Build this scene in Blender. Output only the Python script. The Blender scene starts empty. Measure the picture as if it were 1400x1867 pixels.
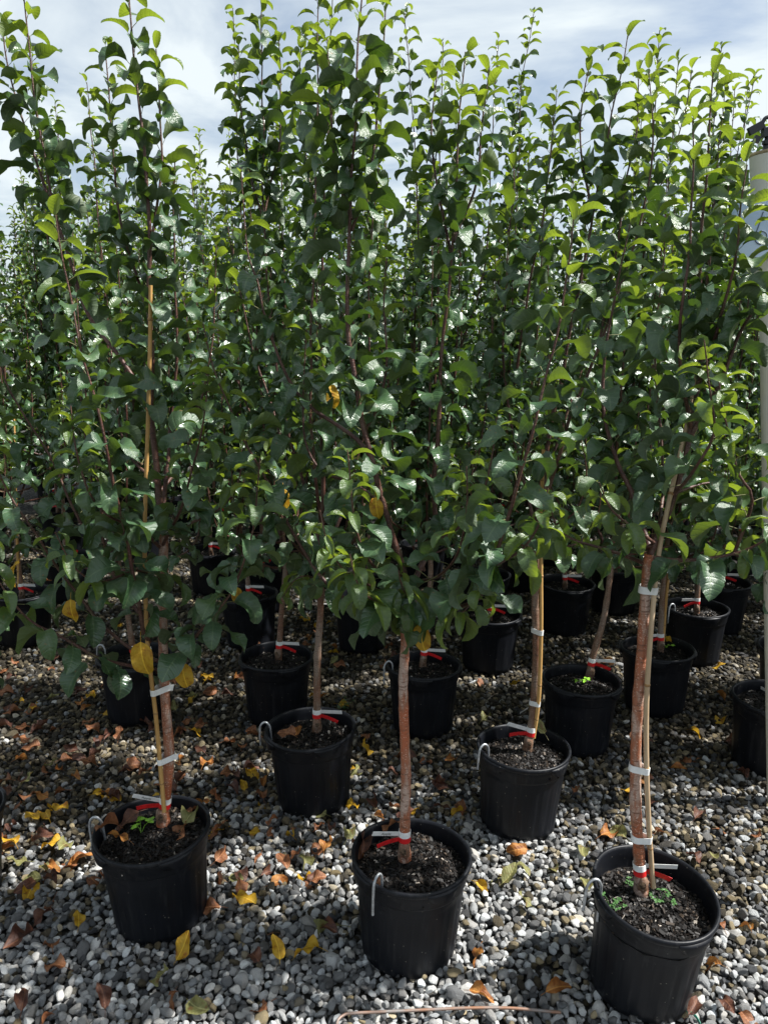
import bpy, bmesh, math, random
import numpy as np
from mathutils import Vector, Matrix, Euler, noise

# ------------------------------------------------------------------ camera, world, sun, exposure
S = bpy.context.scene
COL = S.collection
R = math.radians
FPX, PITCH, CAMH = 1380.0, R(12.5), 1.80
cam_d = bpy.data.cameras.new('camera'); cam = bpy.data.objects.new('camera', cam_d); COL.objects.link(cam)
cam_d.sensor_fit = 'VERTICAL'; cam_d.sensor_height = 24.0; cam_d.lens = 24.0 * FPX / 1867.0
cam_d.clip_start = 0.05; cam_d.clip_end = 2000
cam.location = (0, 0, CAMH); cam.rotation_euler = (R(90) - PITCH, 0, 0)
S.camera = cam

SUN_EL, SUN_AZ = R(54), R(90)            # azimuth: clockwise from +Y (the view direction)
sun_d = bpy.data.lights.new('sun', 'SUN'); sun = bpy.data.objects.new('sun', sun_d); COL.objects.link(sun)
sun_d.energy = 5.0; sun_d.angle = R(1.0); sun_d.color = (1.0, 0.975, 0.93)
sdir = Vector((math.cos(SUN_EL) * math.sin(SUN_AZ), math.cos(SUN_EL) * math.cos(SUN_AZ), math.sin(SUN_EL)))
sun.rotation_euler = (-sdir).to_track_quat('-Z', 'Y').to_euler()
sun.location = sdir * 30

W = bpy.data.worlds.new('World'); S.world = W; W.use_nodes = True
nt = W.node_tree; nt.nodes.clear()
def wn(t, **k):
    n = nt.nodes.new(t)
    for a, b in k.items(): setattr(n, a, b)
    return n
wout = wn('ShaderNodeOutputWorld'); wbg = wn('ShaderNodeBackground')
wsky = wn('ShaderNodeTexSky', sky_type='NISHITA', sun_disc=False, sun_elevation=SUN_EL, sun_rotation=SUN_AZ,
          air_density=1.0, dust_density=1.6, ozone_density=1.0)
wbg.inputs['Strength'].default_value = 0.070
wtc = wn('ShaderNodeTexCoord')
wsep = wn('ShaderNodeSeparateXYZ'); nt.links.new(wtc.outputs['Generated'], wsep.inputs[0])
# clouds lie on a plane overhead: divide by height so that they stretch towards the horizon
wz = wn('ShaderNodeMath', operation='MAXIMUM'); wz.inputs[1].default_value = 0.0
nt.links.new(wsep.outputs['Z'], wz.inputs[0])
wz2 = wn('ShaderNodeMath', operation='ADD'); wz2.inputs[1].default_value = 0.16
nt.links.new(wz.outputs[0], wz2.inputs[0])
wdx = wn('ShaderNodeMath', operation='DIVIDE'); wdy = wn('ShaderNodeMath', operation='DIVIDE')
nt.links.new(wsep.outputs['X'], wdx.inputs[0]); nt.links.new(wz2.outputs[0], wdx.inputs[1])
nt.links.new(wsep.outputs['Y'], wdy.inputs[0]); nt.links.new(wz2.outputs[0], wdy.inputs[1])
wcm = wn('ShaderNodeCombineXYZ'); nt.links.new(wdx.outputs[0], wcm.inputs[0]); nt.links.new(wdy.outputs[0], wcm.inputs[1])
wno = wn('ShaderNodeTexNoise'); wno.inputs['Scale'].default_value = 1.5; wno.inputs['Detail'].default_value = 7
wno.inputs['Roughness'].default_value = 0.55; wno.inputs['Distortion'].default_value = 0.7
nt.links.new(wcm.outputs[0], wno.inputs['Vector'])
wrp = wn('ShaderNodeValToRGB')
wrp.color_ramp.elements[0].position = 0.38; wrp.color_ramp.elements[0].color = (0.28, 0.28, 0.28, 1)
wrp.color_ramp.elements[1].position = 0.62; wrp.color_ramp.elements[1].color = (0.97, 0.97, 0.97, 1)
nt.links.new(wno.outputs['Fac'], wrp.inputs[0])
wmx = wn('ShaderNodeMix', data_type='RGBA'); wmx.inputs['B'].default_value = (6.4, 7.0, 7.25, 1)
nt.links.new(wrp.outputs[0], wmx.inputs['Factor'])
nt.links.new(wsky.outputs[0], wmx.inputs['A']); nt.links.new(wmx.outputs['Result'], wbg.inputs['Color'])
nt.links.new(wbg.outputs[0], wout.inputs[0])

S.view_settings.view_transform = 'Standard'; S.view_settings.look = 'None'
S.view_settings.exposure = 1.02; S.view_settings.gamma = 1.0; S.view_settings.use_curve_mapping = False
S.render.engine = 'CYCLES'
S.cycles.use_denoising = True; S.cycles.max_bounces = 5; S.cycles.diffuse_bounces = 3; S.cycles.transmission_bounces = 6
S.cycles.transparent_max_bounces = 4; S.cycles.caustics_reflective = False; S.cycles.caustics_refractive = False
S.cycles.sample_clamp_indirect = 8

rng = np.random.default_rng(7); rnd = random.Random(11)
def ray(px, py):
    u, v = (px - 700) / FPX, (py - 933.5) / FPX
    return Vector((u, math.cos(PITCH) - v * math.sin(PITCH), -math.sin(PITCH) - v * math.cos(PITCH)))
def on_z(px, py, z):                       # a place seen at height z
    d = ray(px, py); t = (z - CAMH) / d.z
    return Vector((d.x * t, d.y * t, z))
def at_y(px, py, Y):                       # a place seen at distance Y
    d = ray(px, py); t = Y / d.y
    return Vector((d.x * t, Y, CAMH + d.z * t))

# ------------------------------------------------------------------ materials
def mat(name):
    m = bpy.data.materials.new(name); m.use_nodes = True; t = m.node_tree; t.nodes.clear()
    out = t.nodes.new('ShaderNodeOutputMaterial')
    def n(ty, ins=None, **k):
        x = t.nodes.new(ty)
        for a, b in k.items(): setattr(x, a, b)
        for a, b in (ins or {}).items():
            if isinstance(b, bpy.types.NodeSocket): t.links.new(b, x.inputs[a])
            else: x.inputs[a].default_value = b
        return x
    return m, t, n, out
def ramp(n, fac, stops):
    r = n('ShaderNodeValToRGB', {'Fac': fac}); e = r.color_ramp.elements
    while len(e) < len(stops): e.new(0.5)
    for q, (p, c) in zip(e, stops): q.position = p; q.color = (*c, 1)
    return r.outputs[0]
def mix(n, f, a, b, mode='MIX'):
    m = n('ShaderNodeMix', data_type='RGBA', blend_type=mode)
    for k, v in (('Factor', f), ('A', a), ('B', b)):
        if isinstance(v, bpy.types.NodeSocket): m.id_data.links.new(v, m.inputs[k])
        else: m.inputs[k].default_value = v if k == 'Factor' else (*v, 1)
    return m.outputs['Result']
def math_(n, op, a, b=0.0, c=0.0):
    m = n('ShaderNodeMath', operation=op)
    for i, v in enumerate((a, b, c)):
        if isinstance(v, bpy.types.NodeSocket): m.id_data.links.new(v, m.inputs[i])
        else: m.inputs[i].default_value = v
    return m.outputs[0]

def leaf_material():
    m, t, n, out = mat('apple_leaf')
    uv = n('ShaderNodeUVMap', uv_map='blade').outputs[0]
    sp = n('ShaderNodeSeparateXYZ', {0: uv}); lx, ly = sp.outputs[0], sp.outputs[1]
    age = n('ShaderNodeAttribute', attribute_name='age').outputs['Fac']
    var = n('ShaderNodeAttribute', attribute_name='var').outputs['Fac']
    orn = n('ShaderNodeObjectInfo').outputs['Random']
    v2 = math_(n, 'FRACT', math_(n, 'ADD', var, orn))
    geo = n('ShaderNodeNewGeometry')
    # side veins: slanted ridges that leave the midrib
    aly = math_(n, 'ABSOLUTE', ly)
    vein = math_(n, 'SINE', math_(n, 'MULTIPLY', math_(n, 'SUBTRACT', lx, math_(n, 'MULTIPLY', aly, 0.55)), 46.0))
    vein = math_(n, 'POWER', math_(n, 'MULTIPLY_ADD', vein, 0.5, 0.5), 6.0)
    mid = math_(n, 'LESS_THAN', aly, 0.018)
    veins = math_(n, 'MAXIMUM', math_(n, 'MULTIPLY', vein, 0.32), mid)
    obj = n('ShaderNodeTexCoord').outputs['Object']
    blot = n('ShaderNodeTexNoise', {'Vector': obj, 'Scale': 60.0, 'Detail': 3.0}).outputs['Fac']
    top = mix(n, age, (0.046, 0.100, 0.046), (0.100, 0.165, 0.028))
    top = mix(n, math_(n, 'MULTIPLY', v2, 0.55), top, (0.080, 0.142, 0.070))
    top = mix(n, math_(n, 'MULTIPLY', blot, 0.25), top, (0.02, 0.05, 0.02))
    top = mix(n, math_(n, 'MULTIPLY', veins, 0.55), top, (0.13, 0.20, 0.09))
    spk = n('ShaderNodeTexNoise', {'Vector': n('ShaderNodeVectorMath', {0: uv, 1: n('ShaderNodeCombineXYZ', {0: math_(n, 'MULTIPLY', v2, 40.0)}).outputs[0]}, operation='ADD').outputs[0], 'Scale': 9.0, 'Detail': 2.0}).outputs['Fac']
    sick = math_(n, 'MULTIPLY', math_(n, 'GREATER_THAN', spk, 0.68), math_(n, 'GREATER_THAN', v2, 0.72))
    top = mix(n, math_(n, 'MULTIPLY', sick, 0.8), top, (0.17, 0.11, 0.03))
    bot = mix(n, age, (0.062, 0.096, 0.046), (0.13, 0.185, 0.045))
    bot = mix(n, math_(n, 'MULTIPLY', veins, 0.5), bot, (0.17, 0.22, 0.12))
    colr = mix(n, geo.outputs['Backfacing'], top, bot)
    pet = math_(n, 'LESS_THAN', lx, -0.01)
    colr = mix(n, pet, colr, (0.17, 0.17, 0.06))
    ht = n('ShaderNodeBump', {'Strength': 0.32, 'Distance': 0.004,
           'Height': math_(n, 'MULTIPLY_ADD', vein, -0.6, math_(n, 'MULTIPLY', blot, 1.1))}).outputs[0]
    ro = math_(n, 'MULTIPLY_ADD', geo.outputs['Backfacing'], 0.34, 0.25)
    ro = math_(n, 'MULTIPLY_ADD', v2, 0.12, ro)
    p = n('ShaderNodeBsdfPrincipled', {'Base Color': colr, 'Roughness': ro, 'Normal': ht, 'Specular IOR Level': 0.70})
    tc = mix(n, age, (0.070, 0.140, 0.009), (0.30, 0.40, 0.026))
    tc = mix(n, math_(n, 'MULTIPLY', veins, 0.4), tc, (0.10, 0.16, 0.01))
    tr = n('ShaderNodeBsdfTranslucent', {'Color': tc, 'Normal': ht})
    ms = n('ShaderNodeMixShader', {0: math_(n, 'MULTIPLY_ADD', age, 0.16, 0.23), 1: p.outputs[0], 2: tr.outputs[0]})
    t.links.new(ms.outputs[0], out.inputs[0]); return m
LEAF = leaf_material()

def dead_leaf(name, c1, c2, c3, trans=0.25):
    m, t, n, out = mat(name)
    uv = n('ShaderNodeUVMap', uv_map='blade').outputs[0]
    sp = n('ShaderNodeSeparateXYZ', {0: uv}); lx, ly = sp.outputs[0], sp.outputs[1]
    orn = n('ShaderNodeObjectInfo').outputs['Random']
    off = n('ShaderNodeCombineXYZ', {0: math_(n, 'MULTIPLY', orn, 37.0)}).outputs[0]
    vec = n('ShaderNodeVectorMath', {0: uv, 1: off}, operation='ADD').outputs[0]
    n1 = n('ShaderNodeTexNoise', {'Vector': vec, 'Scale': 3.2, 'Detail': 5.0, 'Roughness': 0.65}).outputs['Fac']
    n2 = n('ShaderNodeTexNoise', {'Vector': vec, 'Scale': 16.0, 'Detail': 3.0}).outputs['Fac']
    c = ramp(n, n1, [(0.34, c3), (0.47, c1), (0.62, c2)])
    c = mix(n, math_(n, 'MULTIPLY', n2, 0.5), c, tuple(x * 0.45 for x in c1))
    aly = math_(n, 'ABSOLUTE', ly)
    c = mix(n, math_(n, 'MULTIPLY', math_(n, 'LESS_THAN', aly, 0.02), 0.5), c, tuple(min(1, x * 1.6) for x in c2))
    vein = math_(n, 'SINE', math_(n, 'MULTIPLY', math_(n, 'SUBTRACT', lx, math_(n, 'MULTIPLY', aly, 0.55)), 46.0))
    b = n('ShaderNodeBump', {'Strength': 0.5, 'Distance': 0.004, 'Height': math_(n, 'ADD', n2, math_(n, 'MULTIPLY', vein, 0.12))}).outputs[0]
    p = n('ShaderNodeBsdfPrincipled', {'Base Color': c, 'Roughness': 0.55, 'Normal': b, 'Specular IOR Level': 0.4})
    tr = n('ShaderNodeBsdfTranslucent', {'Color': c})
    ms = n('ShaderNodeMixShader', {0: trans, 1: p.outputs[0], 2: tr.outputs[0]})
    t.links.new(ms.outputs[0], out.inputs[0]); return m
DEAD = {
 'brown': dead_leaf('dead_leaf_brown', (0.23, 0.088, 0.036), (0.34, 0.155, 0.072), (0.11, 0.038, 0.020)),
 'dark': dead_leaf('dead_leaf_dark', (0.085, 0.032, 0.020), (0.14, 0.060, 0.032), (0.04, 0.016, 0.012), 0.1),
 'orange': dead_leaf('dead_leaf_orange', (0.34, 0.125, 0.028), (0.46, 0.22, 0.055), (0.17, 0.055, 0.02)),
 'yellow': dead_leaf('dead_leaf_yellow', (0.60, 0.34, 0.02), (0.66, 0.42, 0.04), (0.34, 0.11, 0.015), 0.35),
 'olive': dead_leaf('dead_leaf_olive', (0.20, 0.20, 0.07), (0.28, 0.27, 0.11), (0.17, 0.07, 0.03)),
}

def bark_material(name, base, red, grey, scale=1.0):
    m, t, n, out = mat(name)
    ob = n('ShaderNodeTexCoord').outputs['Object']
    orn = n('ShaderNodeObjectInfo').outputs['Random']
    sh = n('ShaderNodeCombineXYZ', {2: math_(n, 'MULTIPLY', orn, 9.0)}).outputs[0]
    ob = n('ShaderNodeVectorMath', {0: ob, 1: sh}, operation='ADD').outputs[0]
    st = n('ShaderNodeMapping', {'Vector': ob, 'Scale': (1, 1, 0.28)}).outputs[0]
    hz = n('ShaderNodeMapping', {'Vector': ob, 'Scale': (0.4, 0.4, 2.6)}).outputs[0]
    n1 = n('ShaderNodeTexNoise', {'Vector': st, 'Scale': 20.0 * scale, 'Detail': 7.0, 'Roughness': 0.7}).outputs['Fac']
    n2 = n('ShaderNodeTexNoise', {'Vector': hz, 'Scale': 62.0, 'Detail': 4.0, 'Roughness': 0.7}).outputs['Fac']
    n3 = n('ShaderNodeTexVoronoi', {'Vector': n('ShaderNodeMapping', {'Vector': ob, 'Scale': (0.7, 0.7, 1.4)}).outputs[0], 'Scale': 150.0}).outputs['Distance']
    c = ramp(n, n1, [(0.40, red), (0.5, base), (0.58, grey)])
    c = mix(n, math_(n, 'MULTIPLY', math_(n, 'GREATER_THAN', n2, 0.58), 0.75), c, tuple(x * 0.42 for x in base))
    c = mix(n, math_(n, 'MULTIPLY', math_(n, 'LESS_THAN', n3, 0.24), 0.55), c, tuple(min(1, x * 1.7 + .04) for x in grey))
    b = n('ShaderNodeBump', {'Strength': 0.75, 'Distance': 0.003, 'Height': math_(n, 'ADD', n2, math_(n, 'MULTIPLY', n1, 0.8))}).outputs[0]
    p = n('ShaderNodeBsdfPrincipled', {'Base Color': c, 'Roughness': 0.46, 'Normal': b, 'Specular IOR Level': 0.45})
    t.links.new(p.outputs[0], out.inputs[0]); return m
BARK = bark_material('bark_red_brown', (0.31, 0.130, 0.072), (0.38, 0.105, 0.042), (0.42, 0.30, 0.24))
BARK_GREY = bark_material('bark_grey_brown', (0.19, 0.115, 0.075), (0.16, 0.075, 0.042), (0.24, 0.18, 0.14))
TWIG = bark_material('bark_young_shoot', (0.090, 0.038, 0.026), (0.060, 0.022, 0.017), (0.115, 0.062, 0.045), 1.6)

def simple(name, c, rough=0.5, spec=0.5, metal=0.0, bump=0.0, bscale=40.0, var=0.25, c2=None, stretch=(1, 1, 1)):
    m, t, n, out = mat(name)
    ob = n('ShaderNodeMapping', {'Vector': n('ShaderNodeTexCoord').outputs['Object'], 'Scale': stretch}).outputs[0]
    n1 = n('ShaderNodeTexNoise', {'Vector': ob, 'Scale': bscale, 'Detail': 6.0, 'Roughness': 0.6}).outputs['Fac']
    col = ramp(n, n1, [(0.35, tuple(x * (1 - var) for x in c)), (0.65, c2 or tuple(min(1, x * (1 + var)) for x in c))])
    ins = {'Base Color': col, 'Roughness': math_(n, 'MULTIPLY_ADD', n1, 0.2, rough - 0.1), 'Specular IOR Level': spec, 'Metallic': metal}
    if bump: ins['Normal'] = n('ShaderNodeBump', {'Strength': bump, 'Distance': 0.003, 'Height': n1}).outputs[0]
    p = n('ShaderNodeBsdfPrincipled', ins); t.links.new(p.outputs[0], out.inputs[0]); return m
def pot_material():
    m, t, n, out = mat('black_plastic')
    ob = n('ShaderNodeTexCoord').outputs['Object']
    n1 = n('ShaderNodeTexNoise', {'Vector': ob, 'Scale': 9.0, 'Detail': 7.0, 'Roughness': 0.65}).outputs['Fac']
    st = n('ShaderNodeMapping', {'Vector': ob, 'Scale': (1, 1, 0.06)}).outputs[0]
    n2 = n('ShaderNodeTexNoise', {'Vector': st, 'Scale': 70.0, 'Detail': 5.0, 'Roughness': 0.7}).outputs['Fac']
    n3 = n('ShaderNodeTexVoronoi', {'Vector': ob, 'Scale': 48.0}).outputs['Distance']
    sp = n('ShaderNodeTexNoise', {'Vector': ob, 'Scale': 30.0, 'Detail': 1.0}).outputs['Fac']
    c = ramp(n, n1, [(0.3, (0.0035, 0.0042, 0.0062)), (0.7, (0.0065, 0.0078, 0.0112))])
    c = mix(n, math_(n, 'MULTIPLY', math_(n, 'GREATER_THAN', n2, 0.585), 0.34), c, (0.027, 0.028, 0.030))
    dots = math_(n, 'MULTIPLY', math_(n, 'LESS_THAN', n3, 0.085), math_(n, 'GREATER_THAN', sp, 0.50))
    c = mix(n, math_(n, 'MULTIPLY', dots, 0.7), c, (0.22, 0.20, 0.17))
    b = n('ShaderNodeBump', {'Strength': 0.18, 'Distance': 0.002, 'Height': n2}).outputs[0]
    p = n('ShaderNodeBsdfPrincipled', {'Base Color': c, 'Roughness': math_(n, 'MULTIPLY_ADD', n1, 0.22, 0.34), 'Normal': b, 'Specular IOR Level': 0.25})
    t.links.new(p.outputs[0], out.inputs[0]); return m
POT = pot_material()
SOIL = simple('potting_soil', (0.008, 0.0065, 0.0055), 0.75, 0.3, 0, 0.9, 120.0, 0.5)
def chips_material():
    m, t, n, out = mat('bark_chips')
    at = n('ShaderNodeAttribute', attribute_name='var').outputs['Fac']
    c = ramp(n, at, [(0.0, (0.003, 0.0025, 0.0023)), (0.6, (0.006, 0.0047, 0.004)), (0.90, (0.017, 0.012, 0.009)), (0.97, (0.10, 0.075, 0.055)), (1.0, (0.42, 0.38, 0.33))])
    p = n('ShaderNodeBsdfPrincipled', {'Base Color': c, 'Roughness': 0.55, 'Specular IOR Level': 0.28})
    t.links.new(p.outputs[0], out.inputs[0]); return m
CHIPS = chips_material()
STEEL = simple('galvanised_wire', (0.42, 0.44, 0.46), 0.48, 0.5, 0.75, 0.3, 90.0, 0.3)
RUSTY = simple('rusty_wire', (0.30, 0.29, 0.28), 0.6, 0.5, 0.4, 0.4, 14.0, 0.25, (0.26, 0.12, 0.06))
CANE = simple('bamboo_cane', (0.52, 0.29, 0.085), 0.45, 0.5, 0, 0.25, 30.0, 0.25, (0.60, 0.36, 0.13), (1, 1, 0.1))
CANE_PALE = simple('bamboo_cane_weathered', (0.44, 0.30, 0.17), 0.55, 0.4, 0, 0.25, 30.0, 0.22, (0.56, 0.42, 0.27), (1, 1, 0.1))
CANE_NODE = simple('bamboo_node', (0.30, 0.17, 0.07), 0.6, 0.3, 0, 0.3, 60.0, 0.3)
WHITE = simple('white_plastic_tape', (0.78, 0.78, 0.76), 0.5, 0.4, 0, 0.1, 50.0, 0.08)
RED = simple('red_ribbon', (0.62, 0.018, 0.020), 0.42, 0.5, 0, 0.1, 60.0, 0.2)
PINK = simple('pink_ribbon', (0.72, 0.06, 0.16), 0.42, 0.5, 0, 0.1, 60.0, 0.2)
INK = simple('black_ink', (0.02, 0.02, 0.02), 0.6, 0.3)
PVC = simple('white_pvc', (0.72, 0.70, 0.63), 0.42, 0.5, 0, 0.08, 7.0, 0.12, (0.66, 0.62, 0.50))
PVC_RIM = simple('pvc_weathered_rim', (0.46, 0.36, 0.22), 0.6, 0.3, 0, 0.2, 40.0, 0.3)
SIGN = simple('pale_blue_plastic', (0.46, 0.60, 0.76), 0.4, 0.5, 0, 0.05, 5.0, 0.1, (0.55, 0.67, 0.80))
MARKER = simple('marker_pen', (0.10, 0.13, 0.18), 0.6, 0.3)
BLACKP = simple('black_sprinkler_plastic', (0.012, 0.013, 0.015), 0.4, 0.5)
GREENP = simple('green_plastic_strip', (0.02, 0.24, 0.16), 0.4, 0.5)
WEED = simple('weed_leaf', (0.045, 0.115, 0.03), 0.5, 0.4, 0, 0.2, 60.0, 0.3)
SPROUT = simple('sprout_leaf', (0.20, 0.42, 0.035), 0.4, 0.5, 0, 0.2, 60.0, 0.25)
SCAR = simple('graft_scar', (0.05, 0.036, 0.028), 0.8, 0.2, 0, 0.9, 160.0, 0.6, (0.20, 0.13, 0.08))

# ------------------------------------------------------------------ mesh helpers
class MB:
    def __init__(s): s.v = []; s.f = []; s.m = []; s.k = 0
    def add(s, verts, faces, mi=0):
        b = s.k; s.v.extend([tuple(x) for x in verts]); s.k += len(verts)
        s.f.extend([tuple(b + i for i in f) for f in faces]); s.m.extend([mi] * len(faces))
    def tube(s, pts, rad, sides=8, mi=0, cap=True, wob=None):
        pts = [Vector(p) for p in pts]; n = len(pts); V = []; F = []
        ref = Vector((0.3, 0.9, 0.1)).normalized()
        t0 = (pts[1] - pts[0]).normalized()
        x = t0.cross(ref)
        if x.length < 0.1: x = t0.cross(Vector((1, 0, 0)))
        x.normalize()
        for i in range(n):
            t = (pts[min(i + 1, n - 1)] - pts[max(i - 1, 0)]).normalized()
            x = (x - t * x.dot(t)).normalized(); y = t.cross(x)
            r = rad[i] if hasattr(rad, '__len__') else rad
            for k in range(sides):
                a = 2 * math.pi * k / sides
                rr = r * (1 + (wob(i, k) if wob else 0))
                V.append(pts[i] + x * (rr * math.cos(a)) + y * (rr * math.sin(a)))
        for i in range(n - 1):
            for k in range(sides):
                k2 = (k + 1) % sides
                F.append((i * sides + k, i * sides + k2, (i + 1) * sides + k2, (i + 1) * sides + k))
        if cap:
            F.append(tuple(range(sides - 1, -1, -1))); F.append(tuple((n - 1) * sides + k for k in range(sides)))
        s.add(V, F, mi)
    def box(s, c, h, M=None, mi=0):
        V = [Vector((sx * h[0], sy * h[1], sz * h[2])) for sx in (-1, 1) for sy in (-1, 1) for sz in (-1, 1)]
        if M: V = [M @ v for v in V]
        V = [v + Vector(c) for v in V]
        s.add(V, [(0, 1, 3, 2), (4, 6, 7, 5), (0, 4, 5, 1), (2, 3, 7, 6), (0, 2, 6, 4), (1, 5, 7, 3)], mi)
    def lathe(s, prof, seg, mi=0, shape=None):
        V = []; F = []; n = len(prof)
        for k in range(seg):
            a = 2 * math.pi * k / seg
            for i, (r, z) in enumerate(prof):
                rr, zz = (r, z) if shape is None else shape(a, i, r, z)
                V.append((rr * math.cos(a), rr * math.sin(a), zz))
        for k in range(seg):
            k2 = (k + 1) % seg
            for i in range(n - 1):
                F.append((k * n + i, k2 * n + i, k2 * n + i + 1, k * n + i + 1))
        s.add(V, F, mi)
    def mesh(s, name, mats, smooth=True):
        me = bpy.data.meshes.new(name); me.from_pydata(s.v, [], s.f)
        for m in mats: me.materials.append(m)
        if len(mats) > 1: me.polygons.foreach_set('material_index', s.m)
        if smooth: me.polygons.foreach_set('use_smooth', [True] * len(me.polygons))
        if smooth: me.set_sharp_from_angle(angle=R(75))
        me.update(); return me
    def build(s, name, mats, parent=None, smooth=True):
        return link(name, s.mesh(name, mats if isinstance(mats, (list, tuple)) else [mats], smooth), parent)
def link(name, data, parent=None):
    o = bpy.data.objects.new(name, data); COL.objects.link(o)
    if parent: o.parent = parent
    return o
def empty(name, loc=(0, 0, 0), rz=0):
    o = link(name, None); o.location = loc; o.rotation_euler = (0, 0, rz); o.empty_display_size = 0.1; return o
def tag(o, label=None, cat=None, group=None, kind=None):
    if label: o['label'] = label
    if cat: o['category'] = cat
    if group: o['group'] = group
    if kind: o['kind'] = kind
    return o
def copy_tree(o, parent=None):
    c = o.copy(); COL.objects.link(c); c.parent = parent
    for ch in o.children: copy_tree(ch, c)
    return c
def spline(P, step):
    """smooth resampled polyline through P (Catmull-Rom)"""
    P = [Vector(p) for p in P]; Q = [P[0] * 2 - P[1]] + P + [P[-1] * 2 - P[-2]]; out = []
    for i in range(1, len(Q) - 2):
        a, b, c, d = Q[i - 1], Q[i], Q[i + 1], Q[i + 2]
        m = max(1, int(round((c - b).length / step)))
        for k in range(m):
            u = k / m
            out.append(0.5 * ((2 * b) + (c - a) * u + (2 * a - 5 * b + 4 * c - d) * u * u + (3 * b - a - 3 * c + d) * u ** 3))
    out.append(P[-1]); return out

# ------------------------------------------------------------------ ground and gravel
def ground_material():
    m, t, n, out = mat('gravel_bed')
    ob = n('ShaderNodeTexCoord').outputs['Object']
    vo = n('ShaderNodeTexVoronoi', {'Vector': ob, 'Scale': 42.0})
    c = ramp(n, n('ShaderNodeSeparateColor', {0: vo.outputs['Color']}).outputs[0],
             [(0.0, (0.02, 0.018, 0.014)), (0.6, (0.06, 0.055, 0.045)), (1.0, (0.16, 0.15, 0.14))])
    c = mix(n, math_(n, 'MULTIPLY', vo.outputs['Distance'], 1.1), c, (0.02, 0.018, 0.014))
    b = n('ShaderNodeBump', {'Strength': 0.9, 'Distance': 0.02, 'Height': vo.outputs['Distance']}); b.invert = True
    p = n('ShaderNodeBsdfPrincipled', {'Base Color': c, 'Roughness': 0.85, 'Normal': b.outputs[0]})
    t.links.new(p.outputs[0], out.inputs[0]); return m
g = MB(); g.add([(-400, -60, -0.022), (400, -60, -0.022), (400, 700, -0.022), (-400, 700, -0.022)], [(0, 1, 2, 3)])
tag(g.build('ground', ground_material(), None, False), kind='structure')

def stone_material():
    m, t, n, out = mat('gravel_stone')
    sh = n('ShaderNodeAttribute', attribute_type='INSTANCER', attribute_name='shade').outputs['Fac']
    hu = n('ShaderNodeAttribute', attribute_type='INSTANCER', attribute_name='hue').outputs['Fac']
    ob = n('ShaderNodeTexCoord').outputs['Object']
    off = n('ShaderNodeCombineXYZ', {0: math_(n, 'MULTIPLY', sh, 50.0), 1: math_(n, 'MULTIPLY', hu, 31.0)}).outputs[0]
    v = n('ShaderNodeVectorMath', {0: ob, 1: off}, operation='ADD').outputs[0]
    n1 = n('ShaderNodeTexNoise', {'Vector': v, 'Scale': 1.3, 'Detail': 5.0, 'Roughness': 0.62}).outputs['Fac']
    n2 = n('ShaderNodeTexNoise', {'Vector': v, 'Scale': 8.0, 'Detail': 4.0, 'Roughness': 0.7}).outputs['Fac']
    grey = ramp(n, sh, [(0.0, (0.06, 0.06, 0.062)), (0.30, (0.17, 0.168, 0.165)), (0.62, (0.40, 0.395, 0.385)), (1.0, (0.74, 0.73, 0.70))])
    tint = ramp(n, hu, [(0.0, (0.93, 0.985, 1.04)), (0.55, (1.0, 0.99, 0.97)), (0.70, (1.0, 0.93, 0.80)), (0.80, (0.60, 0.50, 0.32)), (1.0, (0.26, 0.20, 0.10))])  # ochre end: algae tint, deepened further to paint in the shade
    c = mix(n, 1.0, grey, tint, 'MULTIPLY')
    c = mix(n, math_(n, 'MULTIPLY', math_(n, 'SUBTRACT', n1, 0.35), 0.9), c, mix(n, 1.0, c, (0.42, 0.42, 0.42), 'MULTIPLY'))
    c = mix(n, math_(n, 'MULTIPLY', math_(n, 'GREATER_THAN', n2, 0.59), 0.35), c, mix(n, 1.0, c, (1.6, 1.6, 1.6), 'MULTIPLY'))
    b = n('ShaderNodeBump', {'Strength': 0.5, 'Distance': 0.25, 'Height': n2}).outputs[0]
    p = n('ShaderNodeBsdfPrincipled', {'Base Color': c, 'Roughness': 0.68, 'Normal': b, 'Specular IOR Level': 0.35})
    t.links.new(p.outputs[0], out.inputs[0]); return m
STONE = stone_material()
stones = bpy.data.collections.new('gravel_stone_shapes')
for k in range(18):
    bm = bmesh.new(); bmesh.ops.create_icosphere(bm, subdivisions=3, radius=1.0)
    r2 = random.Random(100 + k); planes = []
    for _ in range(r2.randint(9, 14)):
        d = Vector((r2.gauss(0, 1), r2.gauss(0, 1), r2.gauss(0, 1))).normalized(); planes.append((d, r2.uniform(0.55, 0.84)))
    for v in bm.verts:
        for d, h in planes:
            e = v.co.dot(d) - h
            if e > 0: v.co -= d * (e * 0.97)
        v.co *= 1 + 0.05 * noise.noise(v.co * 2.2 + Vector((k * 3.1, 0, 0)))
    bmesh.ops.smooth_vert(bm, verts=bm.verts, factor=0.12, use_axis_x=True, use_axis_y=True, use_axis_z=True)
    me = bpy.data.meshes.new('gravel_stone'); bm.to_mesh(me); bm.free(); me.materials.append(STONE)
    me.polygons.foreach_set('use_smooth', [True] * len(me.polygons))
    me.set_sharp_from_angle(angle=R(24))
    stones.objects.link(bpy.data.objects.new('gravel_stone_%02d' % k, me))

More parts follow.
